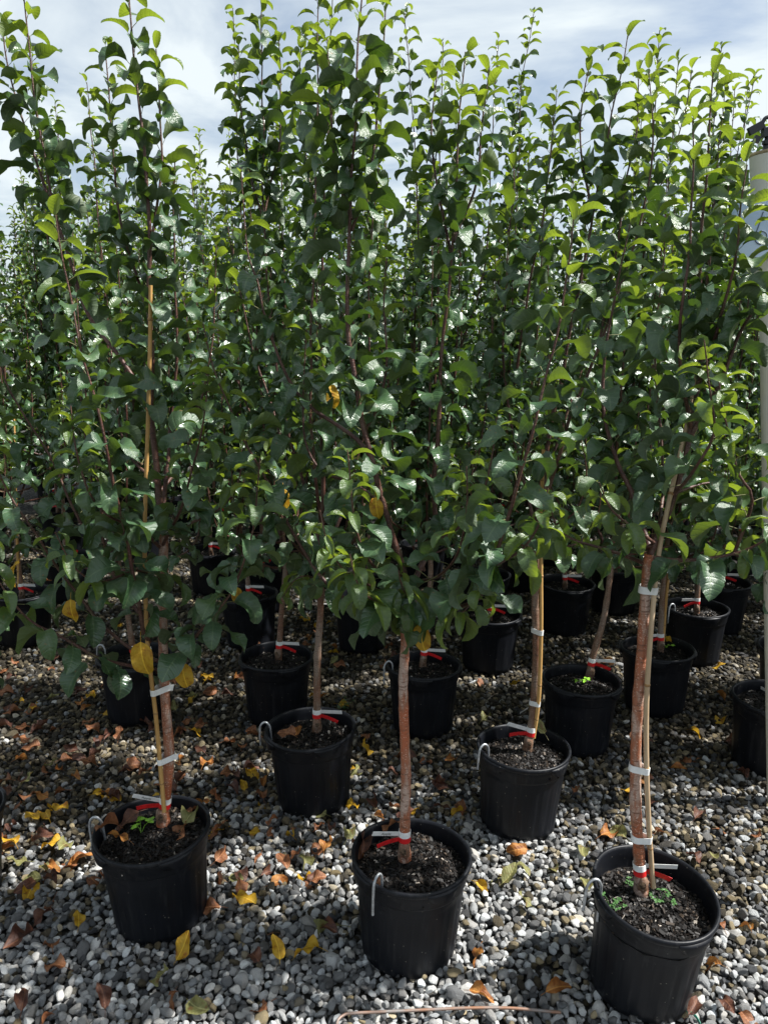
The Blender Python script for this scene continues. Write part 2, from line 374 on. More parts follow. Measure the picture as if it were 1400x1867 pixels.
def gravel_points():
    P = []; SC = []
    def layer(y0, y1, sp, zc, zj, keep, rmin, rmax):
        rows = np.arange(y0, y1, sp * 0.87)
        for i, y in enumerate(rows):
            w = 0.56 * y + 0.40
            xs = np.arange(-w, w, sp) + (sp / 2 if i % 2 else 0)
            xs = xs[rng.random(len(xs)) < keep]; m = len(xs)
            p = np.stack([xs + rng.normal(0, sp * 0.23, m), y + rng.normal(0, sp * 0.23, m), zc + rng.normal(0, zj, m)], 1)
            r = rng.uniform(rmin, rmax, m) * np.where(rng.random(m) < 0.05, rng.uniform(1.2, 1.65, m), 1)
            s = np.stack([r * rng.uniform(0.95, 1.5, m), r * rng.uniform(0.75, 1.1, m), r * rng.uniform(0.6, 0.9, m)], 1)
            P.append(p); SC.append(s)
    layer(0.75, 3.6, 0.0215, -0.010, 0.003, 1.0, 0.0085, 0.0140)
    layer(0.75, 3.6, 0.0260, 0.004, 0.004, 0.66, 0.0095, 0.0170)
    layer(3.6, 8.0, 0.0260, -0.005, 0.004, 1.0, 0.010, 0.0170)
    return np.concatenate(P), np.concatenate(SC)
gp, gs = gravel_points(); N = len(gp)
me = bpy.data.meshes.new('gravel'); me.vertices.add(N); me.vertices.foreach_set('co', gp.astype(np.float32).ravel())
def pattr(nm, ty, arr, key):
    a = me.attributes.new(nm, ty, 'POINT'); a.data.foreach_set(key, arr.ravel())
pattr('scl', 'FLOAT_VECTOR', gs.astype(np.float32), 'vector')
rot = np.stack([rng.normal(0, 0.45, N), rng.normal(0, 0.45, N), rng.uniform(0, 6.283, N)], 1)
pattr('rot', 'FLOAT_VECTOR', rot.astype(np.float32), 'vector')
pattr('idx', 'INT', rng.integers(0, 18, N).astype(np.int32), 'value')
# ochre algae drifts among the pots, plus row shade painted in as darker stones
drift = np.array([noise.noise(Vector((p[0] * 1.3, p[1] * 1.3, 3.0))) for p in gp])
stain_shade = np.clip((gp[:, 1] - 1.95) * 0.75 + drift * 0.5, 0.0, 0.86)
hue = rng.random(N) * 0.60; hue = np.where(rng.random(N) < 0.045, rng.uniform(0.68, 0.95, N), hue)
hue = np.where(rng.random(N) < stain_shade, rng.uniform(0.70, 1.0, N), hue)
shade = np.clip(rng.beta(1.35, 1.15, N) - 0.85 * stain_shade * rng.random(N), 0, 1)  # stones darken further in, imitating shade under the rows
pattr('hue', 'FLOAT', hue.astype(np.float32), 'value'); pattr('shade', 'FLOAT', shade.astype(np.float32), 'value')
gravel = link('gravel', me); me.materials.append(STONE)
tag(gravel, 'loose grey crushed gravel covering the whole ground', 'gravel', kind='stuff')
ng = bpy.data.node_groups.new('scatter_gravel', 'GeometryNodeTree')
ng.interface.new_socket('Geometry', in_out='INPUT', socket_type='NodeSocketGeometry')
ng.interface.new_socket('Geometry', in_out='OUTPUT', socket_type='NodeSocketGeometry')
gi, go = ng.nodes.new('NodeGroupInput'), ng.nodes.new('NodeGroupOutput')
m2p = ng.nodes.new('GeometryNodeMeshToPoints'); iop = ng.nodes.new('GeometryNodeInstanceOnPoints')
ci = ng.nodes.new('GeometryNodeCollectionInfo'); ci.inputs['Collection'].default_value = stones
ci.inputs['Separate Children'].default_value = True; ci.inputs['Reset Children'].default_value = True
def nattr(nm, ty):
    a = ng.nodes.new('GeometryNodeInputNamedAttribute'); a.data_type = ty; a.inputs['Name'].default_value = nm; return a.outputs['Attribute']
e2r = ng.nodes.new('FunctionNodeEulerToRotation')
L = ng.links.new
L(gi.outputs[0], m2p.inputs[0]); L(m2p.outputs[0], iop.inputs['Points']); L(ci.outputs[0], iop.inputs['Instance'])
iop.inputs['Pick Instance'].default_value = True
L(nattr('idx', 'INT'), iop.inputs['Instance Index']); L(nattr('rot', 'FLOAT_VECTOR'), e2r.inputs[0]); L(e2r.outputs[0], iop.inputs['Rotation'])
L(nattr('scl', 'FLOAT_VECTOR'), iop.inputs['Scale']); L(iop.outputs[0], go.inputs[0])
gravel.modifiers.new('scatter', 'NODES').node_group = ng

# ------------------------------------------------------------------ leaf shapes
def leaf_geom(rows, half, W_=0.62, th0=0.25, arch=1.2, fold=0.35, wav=0.12, tw=0.0, serr=0.0, pet=0.30, ph=0.0, side=0.0, tip=1.0):
    """unit-long blade on a petiole that starts at the origin; +x outward, +z upper face"""
    V = []; UV = []; F = []
    pa = th0 + 0.15; px, pz = 0.0, 0.0; pp = [(0.0, 0.0)]
    for i in range(2):
        a = pa - 0.10 * i; px += math.cos(a) * pet / 2; pz += math.sin(a) * pet / 2; pp.append((px, pz))
    cx, cz, cy = px, pz, 0.0; nc = 2 * half + 1
    for i in range(rows + 1):
        t = i / rows
        th = th0 - arch * t ** 1.15 * tip
        if i:
            cx += math.cos(th) / rows; cz += math.sin(th) / rows; cy += math.sin(side * t) / rows
        w = 0.5 * W_ * 2.05 * (t ** 0.52) * ((1 - t) ** 0.72) * (1.0 + 0.10 * math.sin(math.pi * t))
        w = max(w, 0.004)
        if serr and 0 < i < rows: w *= 1 + serr * (1 if i % 2 else -1)
        roll = tw * t
        for k in range(-half, half + 1):
            s = k / half; a = abs(s)
            fo = fold * (1 - 0.35 * t)
            y = s * w * math.cos(fo * a); up = a * w * math.sin(fo)
            up += wav * w * a * a * math.sin(2.6 * math.pi * t + ph + (1.7 if s > 0 else 0))
            yy = y * math.cos(roll) - up * math.sin(roll); uu = y * math.sin(roll) + up * math.cos(roll)
            V.append((cx - math.sin(th) * uu, cy + yy, cz + math.cos(th) * uu)); UV.append((t, s * w))
    for i in range(rows):
        for k in range(nc - 1):
            a = i * nc + k; F.append((a, a + nc, a + nc + 1, a + 1))
    b = len(V); pr = 0.013
    for (x, z) in pp:
        for a in (0, 2.094, 4.189): V.append((x, pr * math.sin(a), z + pr * math.cos(a))); UV.append((-0.5, 0.3))
    for i in range(2):
        for k in range(3):
            k2 = (k + 1) % 3; F.append((b + i * 3 + k, b + i * 3 + k2, b + i * 3 + 3 + k2, b + i * 3 + 3 + k))
    return np.array(V, np.float64), F, np.array(UV, np.float64)
def params(kind, r):
    if kind == 'young': return dict(W_=r.uniform(.46, .58), th0=r.uniform(.3, .8), arch=r.uniform(1.0, 2.2), fold=r.uniform(.45, .85), wav=r.uniform(.05, .2), tw=r.uniform(-.4, .4), ph=r.uniform(0, 6), side=r.uniform(-.4, .4), pet=.24)
    if kind == 'droop': return dict(W_=r.uniform(.58, .72), th0=r.uniform(.25, .6), arch=r.uniform(.5, 1.6), fold=r.uniform(.15, .75), wav=r.uniform(.2, .55), tw=r.uniform(-.7, .7), ph=r.uniform(0, 6), side=r.uniform(-.3, .3), pet=.34)
    return dict(W_=r.uniform(.55, .70), th0=r.uniform(.35, .85), arch=r.uniform(1.2, 2.7), fold=r.uniform(.3, .95), wav=r.uniform(.25, .6), tw=r.uniform(-1.1, 1.1), ph=r.uniform(0, 6), side=r.uniform(-.4, .4), pet=.32)
def leaf_mesh(name, geom, age, var, material=None):
    V, F, UV = geom
    m = bpy.data.meshes.new(name); m.from_pydata(V.tolist(), [], F); m.materials.append(material or LEAF)
    m.polygons.foreach_set('use_smooth', [True] * len(m.polygons))
    u = m.uv_layers.new(name='blade'); li = np.zeros(len(m.loops), np.int32); m.loops.foreach_get('vertex_index', li)
    u.data.foreach_set('uv', UV[li].astype(np.float32).ravel())
    for nm, val in (('age', age), ('var', var)):
        a = m.attributes.new(nm, 'FLOAT', 'POINT'); a.data.foreach_set('value', np.full(len(V), val, np.float32))
    m.update(); return m
AGES = {'young': (1.0, 0.75, 0.9), 'mid': (0.30, 0.45, 0.2), 'mature': (0.0, 0.1, 0.0), 'droop': (0.0, 0.06, 0.02)}
HI = {}; LO = {}; r0 = random.Random(5)
for kd, cnt in (('young', 9), ('mid', 10), ('mature', 14), ('droop', 10)):
    HI[kd] = []; LO[kd] = []
    for i in range(cnt):
        pr = params(kd, r0)
        HI[kd].append(leaf_mesh('leaf_' + kd, leaf_geom(16, 2, serr=0.035, **pr), AGES[kd][i % 3], i * 0.37 % 1))
        LO[kd].append(leaf_geom(8, 2, **pr))
YEL = [leaf_mesh('leaf_yellow', leaf_geom(14, 2, W_=.66, th0=.3, arch=.9, fold=.3, wav=.35, tw=.5 * i - .3, ph=i * 1.7, side=.3), 0, 0, DEAD['yellow']) for i in range(3)]

def place_leaves(path, r, s0, s1, dens, low, size, tipl=1.0):
    """leaf spots (matrix, kind) up a shoot; low = how much leaves hang (0 upright shoot, 1 hanging)"""
    out = []; d = [0.0]
    for a, b in zip(path, path[1:]): d.append(d[-1] + (b - a).length)
    Lt = d[-1]; s = s0 * Lt; ang = r.uniform(0, 6.28); j = 0; end = s1 * Lt
    while s < end + 1e-6:
        while j < len(d) - 2 and d[j + 1] < s: j += 1
        u = (s - d[j]) / max(1e-6, d[j + 1] - d[j]); p = path[j].lerp(path[j + 1], min(1, u)); ax = (path[j + 1] - path[j]).normalized()
        rem = Lt - s
        tipf = max(0.0, 1 - rem / 0.26) if tipl else 0.0
        up = Vector((0, 0, 1)); x0 = ax.cross(Vector((1, 0.2, 0.1))).normalized(); y0 = ax.cross(x0)
        rad = (x0 * math.cos(ang) + y0 * math.sin(ang)).normalized()
        hang = min(1.0, max(0.0, low + 0.30 * (1 - s / Lt) ** 1.5 + r.uniform(-.25, .25)))
        el = (0.36 + 0.28 * tipf) * (1 - hang) - 0.95 * hang + r.uniform(-.3, .3)
        hz = Vector((rad.x, rad.y, 0)); hz = hz.normalized() if hz.length > .15 else rad
        X = (hz * math.cos(el) + up * math.sin(el)).normalized()
        Y = up.cross(X); Y = Y.normalized() if Y.length > .1 else Vector((0, 1, 0)); Z = X.cross(Y).normalized()
        roll = r.gauss(0, 0.30); Y2 = Y * math.cos(roll) + Z * math.sin(roll); Z2 = X.cross(Y2).normalized()
        L_ = size * r.uniform(0.76, 1.12) * (1 - 0.30 * tipf) * (1.04 - 0.26 * s / Lt)
        M = Matrix((X * L_, Y2 * L_, Z2 * L_)).transposed().to_4x4(); M.translation = p
        kd = 'young' if tipf > 0.25 else ('mid' if rem < 0.42 and r.random() < 0.6 else ('droop' if hang > 0.55 else 'mature'))
        out.append((M, kd)); ang += 2.399 + r.uniform(-.35, .35)
        s += (0.64 + 0.22 * (s / Lt) ** 1.5) * dens * r.uniform(0.7, 1.35) * (1 - 0.45 * tipf)
    return out
def merged_leaves(name, spots, r, parent, base, ml=None):
    VV = []; FF = []; UU = []; A = []; VR = []; k = 0
    for M, kd in spots:
        i = r.randrange(len(LO[kd])); V, F, UV = LO[kd][i]; m = np.array(M)
        w = V @ m[:3, :3].T + (m[:3, 3] - np.array(base)); VV.append(w); FF.extend([tuple(q + k for q in f) for f in F]); UU.append(UV)
        k += len(V); A.append(np.full(len(V), AGES[kd][i % 3])); VR.append(np.full(len(V), r.random()))
    me = bpy.data.meshes.new(name); me.from_pydata(np.concatenate(VV).tolist(), [], FF); me.materials.append(LEAF)
    me.polygons.foreach_set('use_smooth', [True] * len(me.polygons))
    li = np.zeros(len(me.loops), np.int32); me.loops.foreach_get('vertex_index', li)
    me.uv_layers.new(name='blade').data.foreach_set('uv', np.concatenate(UU)[li].astype(np.float32).ravel())
    for nm, ar in (('age', A), ('var', VR)):
        at = me.attributes.new(nm, 'FLOAT', 'POINT'); at.data.foreach_set('value', np.concatenate(ar).astype(np.float32))
    o = link(name, me, parent); o['kind'] = 'stuff'; return o

# ------------------------------------------------------------------ pots
POT_H, POT_R = 0.315, 0.178
def pot_meshes(seg, r, oval=0.0, oang=0.0):
    """wall with flutes and band, rolled rim, four grip lugs"""
    def ov(a): return 1 + oval * math.cos(2 * (a - oang))
    prof = []
    for i in range(11):
        u = i / 10; prof.append((0.142 + 0.018 * u, 0.004 + 0.238 * u))
    wallp = [(0.0, 0.012), (0.125, 0.012), (0.138, 0.0), (0.142, 0.003)] + prof[1:] + [(0.1635, 0.246), (0.1655, 0.252), (0.1665, 0.272), (0.1690, 0.276), (0.1695, 0.300)]
    def wsh(a, i, rr, z):
        fl = 0.0
        if 3 < i < 14:
            q = (a * 20 / (2 * math.pi)) % 1.0
            gap = min(q, 1 - q) * 20
            fl = -0.0030 if gap < 1.0 else 0.0
            top = 0.225 - 0.02 * (abs(q - .5) * 2) ** 2.5
            if z > top: fl = 0.0
        k = ov(a) if z > 0.05 else 1 + (ov(a) - 1) * z / 0.05
        if z < 0.02 and i > 1 and (a * 5 / (2 * math.pi)) % 1.0 < 0.12: z = z + 0.012
        return (rr + fl) * k * (1 + 0.004 * math.sin(3 * a + 1.3)), z
    w = MB(); w.lathe(wallp, seg, 0, wsh)
    rimp = [(0.1697, 0.296), (0.1725, 0.2945), (0.1770, 0.2985), (0.1785, 0.3060), (0.1775, 0.3125), (0.1735, 0.3150), (0.1690, 0.3135), (0.1655, 0.306), (0.1650, 0.28), (0.1615, 0.25), (0.158, 0.22)]
    def rsh(a, i, rr, z): return rr * ov(a), z + 0.0025 * math.sin(2 * a + .7)
    q = MB(); q.lathe(rimp, seg, 0, rsh)
    lug = []
    for k in range(4):
        a0 = R(62 + 90 * k); l = MB(); V = []; F = []; nn = 9
        for i in range(nn):
            u = i / (nn - 1); a = a0 + (u - .5) * R(34); h = math.sin(math.pi * u) ** 0.5
            k2 = ov(a); zt = 0.3035 + 0.0025 * math.sin(2 * a + .7); zb = zt - 0.008 - 0.024 * h
            ro = (0.1790 + 0.0055 * h) * k2; ri = 0.1705 * k2
            for (rr, z) in ((ri, zt + .004), (ro - .001, zt + .002), (ro, zt - .004), (0.1745 * k2 + 0.005 * h, zb), (ri, zb)):
                V.append((rr * math.cos(a), rr * math.sin(a), z))
        for i in range(nn - 1):
            for c in range(5):
                c2 = (c + 1) % 5; F.append((i * 5 + c, (i + 1) * 5 + c, (i + 1) * 5 + c2, i * 5 + c2))
        F.append((4, 3, 2, 1, 0)); F.append(tuple((nn - 1) * 5 + c for c in range(5)))
        l.add(V, F); lug.append(l)
    return w, q, lug
def soil_mesh(level, r, nchip, oval=0.0, oang=0.0):
    s = MB(); nr, na = 8, 36; V = [(0, 0, level + 0.006)]; F = []
    for i in range(1, nr + 1):
        for k in range(na):
            a = 2 * math.pi * k / na; rr = 0.1655 * i / nr * (1 + oval * math.cos(2 * (a - oang)))
            z = level + 0.010 * noise.noise(Vector((rr * math.cos(a) * 22, rr * math.sin(a) * 22, level * 50))) - 0.008 * (i / nr) ** 3
            V.append((rr * math.cos(a), rr * math.sin(a), z))
    for k in range(na): F.append((0, 1 + k, 1 + (k + 1) % na))
    for i in range(nr - 1):
        for k in range(na):
            k2 = (k + 1) % na; F.append((1 + i * na + k, 1 + (i + 1) * na + k, 1 + (i + 1) * na + k2, 1 + i * na + k2))
    s.add(V, F, 0)
    c = MB(); var = []
    for _ in range(nchip):
        rr = 0.158 * math.sqrt(r.random()); a = r.uniform(0, 6.283); x, y = rr * math.cos(a), rr * math.sin(a)
        z = level + 0.010 * noise.noise(Vector((x * 22, y * 22, level * 50))) - 0.008 * (rr / .1655) ** 3 + r.uniform(0, .005)
        l, w, h = r.uniform(.003, .011), r.uniform(.0018, .005), r.uniform(.0008, .0025)
        M = Euler((r.gauss(0, .45), r.gauss(0, .45), r.uniform(0, 6.28))).to_matrix()
        c.box((x, y, z), (l, w, h), M)
        vv = r.random(); var += [vv] * 8
    return s, c, var
POTS = []
def make_pot(loc, label, group=None, tilt=(0, 0, 0), detail=2, level=0.268, oval=0.0, oang=0.0, seed=1):
    r = random.Random(seed); root = empty('nursery_pot', loc); root.rotation_euler = (Euler((tilt[0], tilt[1], 0)).to_matrix() @ Matrix.Rotation(tilt[2], 3, 'Z')).to_euler()
    w, q, lug = pot_meshes(120 if detail == 2 else 60, r, oval, oang)
    w.build('pot_wall', POT, root); q.build('pot_rim', POT, root)
    if detail: 
        for l in lug: l.build('grip_lug', POT, root)
    s, c, var = soil_mesh(level, r, (1700 if detail == 2 else 500), oval, oang)
    so = s.build('soil', SOIL, root)
    if not detail:
        tag(root, label, 'pot', group); return root
    ch = c.build('bark_chips', CHIPS, so, False); a = ch.data.attributes.new('var', 'FLOAT', 'POINT'); a.data.foreach_set('value', var); ch['kind'] = 'stuff'
    tag(root, label, 'pot', group); POTS.append(root); return root

POS = dict(A=(285, 1508), B=(745, 1557), C=(1178, 1618), D=(570, 1327), E=(948, 1362), F=(1057, 1240), G=(503, 1196), H=(772, 1213),
           I=(1200, 1182), J=(1270, 1107), K=(892, 1118), L=(660, 1088), M=(1030, 1062), N=(1122, 1032), O=(455, 1082), P=(245, 1195),
           Q=(1410, 1272), R=(-103, 1480), S=(385, 1002), T=(1315, 1060), U=(40, 1080), V=(1452, 1180))
BASE = {k: on_z(x, y, POT_H) for k, (x, y) in POS.items()}
for v in BASE.values(): v.z = 0.006
POT_LABEL = dict(
 A='black pot at front left with tan dry leaves and a sprout on its soil',
 B='black pot at front centre with a wire hook on its near rim',
 C='big black pot at front right, rim bent oval, small weeds on its soil',
 D='black pot behind and between the front left and front centre pots',
 E='black pot behind and between the front centre and front right pots',
 F='black pot holding the slanting grey trunk and a small green sprout',
 G='black pot behind the second-row left pot, red and white band on its trunk',
 H='black pot partly hidden behind the bright trunk of the front centre tree',
 I='black pot just behind the front right trunk and its pale cane',
 J='black pot right of the front right trunk with red ribbon over its soil',
 K='dark pot in deep shade behind the second-row right tree',
 L='dark pot in shade directly left of the front centre trunk, under its leaves',
 M='dark pot with a bright right edge between the cane and the slanting grey trunk',
 N='dark pot with a bright right edge touching the front right trunk from behind',
 O='dark pot behind the low right branch of the front left tree',
 P='dark pot behind the front left trunk with a wire hook on its rim',
 Q='black pot cut by the right picture edge behind the white pipe',
 R='black pot cut off by the left picture edge beside yellow fallen leaves',
 S='dark pot with wire hook deep in shade right of the front left trunk',
 T='dark pot with bright right side at the far right behind hanging leaves',
 U='dark pot in shade at the left edge with an orange leaf on its rim',
 V='dark pot at the right edge behind the pot cut by the white pipe')
for i, k in enumerate(POS):
    det = 2 if k in 'ABCDEFGH' else 1
    tilt = {'C': (R(2.0), R(3.5), R(-45)), 'E': (R(-1), R(2.5), R(-20)), 'A': (R(1), R(-2.0), R(-22)), 'D': (R(0), R(-1.5), R(-35))}.get(k, (R(rnd.uniform(-1.5, 1.5)), R(rnd.uniform(-1.5, 1.5)), R(rnd.uniform(0, 360))))
    if k == 'B': tilt = (0, R(1.5), R(-32))
    p = make_pot(BASE[k], POT_LABEL[k], None, tilt, det, {'C': 0.255, 'A': 0.270}.get(k, 0.266), {'C': 0.055, 'E': 0.02, 'A': 0.02}.get(k, 0.008), R(-50) if k == 'C' else 0.3 * i, 20 + i)

# ------------------------------------------------------------------ trees
def shoot_mesh(path, r0_, r1_, sides, r, nodes=True, p=0.8):
    n = len(path); rad = []
    for i in range(n):
        u = i / (n - 1); q = r0_ + (r1_ - r0_) * u ** p
        rad.append(q)
    mb = MB(); ph = r.uniform(0, 9)
    mb.tube(path, rad, sides, 0, True, (lambda i, k: 0.10 * noise.noise(path[i] * 38 + Vector((k * .7, ph, 0)))) if nodes else None)
    return mb
def trunk_mesh(path, r0_, r1_, r, knob=True, sides=14):
    n = len(path); kn = sorted(r.uniform(.08, .95) for _ in range(9)); rad = []
    for i in range(n):
        u = i / (n - 1); q = r0_ + (r1_ - r0_) * u
        for k in kn: q *= 1 + 0.10 * math.exp(-((u - k) / 0.012) ** 2)
        if knob:
            z = (path[i] - path[0]).length
            q *= 1 + 0.35 * math.exp(-((z - 0.012) / 0.030) ** 2)
        rad.append(q)
    mb = MB(); ph = r.uniform(0, 9)
    def wob(i, k):
        a = 2 * math.pi * k / sides
        return 0.09 * noise.noise(path[i] * 30 + Vector((math.cos(a), math.sin(a), ph)))
    mb.tube(path, rad, sides, 0, True, wob); return mb, rad
def ribbon(pts, w, th, up=Vector((0, 0, 1))):
    """flat strip along pts with width w (along up) and thickness th"""
    mb = MB(); V = []; F = []; n = len(pts)
    for i in range(n):
        t = (pts[min(i + 1, n - 1)] - pts[max(i - 1, 0)]).normalized(); u = (up - t * up.dot(t)).normalized(); nn = t.cross(u)
        for a, b in ((1, 1), (1, -1), (-1, -1), (-1, 1)): V.append(pts[i] + u * (a * w / 2) + nn * (b * th / 2))
    for i in range(n - 1):
        for c in range(4):
            c2 = (c + 1) % 4; F.append((i * 4 + c, i * 4 + c2, i * 4 + 4 + c2, i * 4 + 4 + c))
    F.append((3, 2, 1, 0)); F.append(tuple((n - 1) * 4 + c for c in range(4))); mb.add(V, F); return mb
def ring_band(name, mb_m, parent, c, axis, ra, rb, w, th=0.0012, phase=0.0):
    axis = axis.normalized(); x = axis.cross(Vector((0, 1, 0))).normalized(); y = axis.cross(x)
    pts = [c + x * (ra * math.cos(a)) + y * (rb * math.sin(a)) for a in [phase + 2 * math.pi * k / 20 for k in range(21)]]
    return ribbon(pts, w, th, axis).build(name, mb_m, parent)
TREES = {}
def path_at(path, z):
    for a, b in zip(path, path[1:]):
        if a.z <= z <= b.z: return a.lerp(b, (z - a.z) / max(1e-6, b.z - a.z)), (b - a).normalized()
    return path[-1], Vector((0, 0, 1))
def build_tree(key, label, group, trunk, tr, shoots, nobj, seed, bark=BARK, fine=True, red=1, redside=1, tagdir=None, ink=None, leafsize=0.110, far=False):
    """trunk: world points from soil up; shoots: list of (points, r0, low, s0, dens)"""
    r = random.Random(seed); base = trunk[0].copy(); root = empty('apple_tree', base)
    loc = [p - base for p in trunk]; path = spline(loc, 0.012 if fine else 0.04)
    tm, rad = trunk_mesh(path, tr, tr * 0.78, r, True, 14 if fine else 8); tm.build('trunk', bark, root)
    if not far:
        g = MB(); gd = Vector((r.uniform(-.8, .3) * (1 if redside < 0 else -1), -1, 0)).normalized(); gc = path[0] + Vector((0, 0, .036)) + gd * tr * .55
        V = []; F = []; na, nb = 12, 8
        for i in range(nb + 1):
            for k in range(na):
                th = math.pi * i / nb; a = 2 * math.pi * k / na; d = Vector((math.sin(th) * math.cos(a), math.sin(th) * math.sin(a), math.cos(th)))
                rr = tr * (1.12 + .35 * noise.noise(d * 2.1 + Vector((seed, 0, 0))) + .12 * noise.noise(d * 6)); V.append(gc + Vector((d.x * rr, d.y * rr, d.z * rr * 1.75)))
        for i in range(nb):
            for k in range(na): k2 = (k + 1) % na; F.append((i * na + k, (i + 1) * na + k, (i + 1) * na + k2, i * na + k2))
        g.add(V, F); g.build('graft_union', BARK_GREY, root)
        sc = MB(); V = []; F = []
        for i in range(4):
            for k in range(10):
                a = 2 * math.pi * k / 10; q = i / 3 * tr * .62 * (1 + .3 * noise.noise(Vector((k * .9, seed, i * .1)))); xx = Vector((-gd.y, gd.x, 0)) * math.cos(a) * q
                V.append(gc + gd * (tr * (1.28 - .22 * (i / 3) ** 2)) + xx + Vector((0, 0, math.sin(a) * q * 1.15 + .006)) + gd * .001 * noise.noise(Vector((k, i, seed))))
        for i in range(3):
            for k in range(10): k2 = (k + 1) % 10; F.append((i * 10 + k, (i + 1) * 10 + k, (i + 1) * 10 + k2, i * 10 + k2))
        sc.add(V, F); sc.build('graft_scar', SCAR, root)
    spots = []; limbs = MB()
    for (pts, r0_, low, s0, dens) in shoots:
        sp = spline([p - base for p in pts], 0.03 if fine else 0.06)
        sp = [p + Vector((noise.noise(p * 6 + Vector((seed, 0, 0))), noise.noise(p * 6 + Vector((0, seed, 0))), 0)) * 0.008 for p in sp]
        sm = shoot_mesh(sp, r0_, 0.0016, 7 if fine else 5, r)
        if far: limbs.add(sm.v, sm.f); b = None
        else: b = sm.build('branch', TWIG, root)
        for M, kd in place_leaves(sp, r, s0, 1.0, dens, low, leafsize): spots.append((M, kd, b))
    if far: limbs.build('limbs', TWIG, root)
    # the leaves that show largest are objects of their own
    camr = Vector((0, 0, CAMH)) - base
    order = sorted(range(len(spots)), key=lambda i: (spots[i][0].translation - camr).length - 0.25 * spots[i][0].translation.z)
    rest = []
    for n_, i in enumerate(order):
        M, kd, b = spots[i]
        if n_ < nobj:
            o = link('leaf', HI[kd][r.randrange(len(HI[kd]))], b); o.matrix_basis = M
        else: rest.append((M, kd))
    if rest: merged_leaves('crown' if far else 'foliage', rest, r, root, (0, 0, 0))
    if red:
        for (z, w, m, nm) in ((0.072, 0.017, RED, 'red_band'), (0.090, 0.019, WHITE, 'white_band')):
            c, ax = path_at(path, z); ring_band(nm, m, root, c, ax, tr * 1.13, tr * 1.13, w)
            if nm == 'white_band' and red == 2: continue
            d = tagdir or Vector((redside, -0.25, 0.05)); d = d.normalized()
            if nm == 'red_band': d = (d + Vector((0, 0, -0.18))).normalized()
            s0 = c + Vector((d.x, d.y, 0)).normalized() * tr
            ln = 0.088 if m is WHITE else 0.072
            pts = [s0 + d * (ln * u) + Vector((0, 0, -0.012 * u * u if m is RED else 0.0)) for u in (0, .15, .3, .5, .75, 1)]
            tg = ribbon(pts, 0.0175, 0.0008, Vector((0, -0.30, 1))).build('name_tag' if m is WHITE else 'ribbon_tail', m, root)
            if ink and m is WHITE:
                fc = bpy.data.curves.new('print', 'FONT'); fc.body = ink; fc.size = 0.013; fc.align_x = 'CENTER'; fc.align_y = 'CENTER'; fc.materials.append(INK)
                tmp = link('print_source', fc); bpy.context.view_layer.update()
                fm = bpy.data.meshes.new_from_object(tmp.evaluated_get(bpy.context.evaluated_depsgraph_get())); bpy.data.objects.remove(tmp)
                f = link('print', fm, tg)
                X = (d if d.x > 0 else -d); upv = Vector((0, -0.30, 1)); Z = X.cross(upv - X * upv.dot(X)).normalized(); Y = Z.cross(X).normalized()
                if Z.y > 0: Z = -Z; Y = Z.cross(X).normalized()
                Mx = Matrix((X, Y, Z)).transposed().to_4x4(); Mx.translation = s0 + d * (ln * .5) + Z * 0.0012; f.matrix_basis = Mx
    tag(root, label, 'tree', group); TREES[key] = (root, path, tr, base); return root
def P(Y, *pts):
    """shoot through photographed places; each (px, py[, dY]) stands at distance Y+dY"""
    return [at_y(p[0], p[1], Y + (p[2] if len(p) > 2 else 0.0)) for p in pts]
def auto_shoots(top, r, n, zmax, spread=0.30, lowb=5):
    """upright shoots that leave the trunk head, and a few low spreading branches"""
    out = []
    for i in range(n):
        a = r.uniform(0, 6.28) if i else 0; sp = r.uniform(.1, 1) * spread if i else 0.04; h = (zmax * r.uniform(.74, .97) if i else zmax) - top.z
        st = top + Vector((0, 0, -r.uniform(0, .22) if i else 0)); d = Vector((math.cos(a), math.sin(a), 0))
        pts = [st, st + d * sp * .6 + Vector((0, 0, h * .16)), st + d * sp * .95 + Vector((0, 0, h * .45)), st + d * sp * 1.05 + Vector((0, 0, h * .75)), st + d * sp * r.uniform(.95, 1.25) + Vector((0, 0, h))]
        out.append((pts, 0.0075 if i else 0.010, 0.10, 0.13, 0.031))
    for i in range(lowb):
        a = r.uniform(0, 6.28); l = r.uniform(.25, .45); st = top + Vector((0, 0, -r.uniform(.0, .25))); d = Vector((math.cos(a), math.sin(a), 0))
        out.append(([st, st + d * l * .5 + Vector((0, 0, .05)), st + d * l + Vector((0, 0, .17)), st + d * l * 1.12 + Vector((0, 0, .42 + .3 * r.random()))], 0.006, 0.5, 0.2, 0.032))
    return out

SO = 0.272
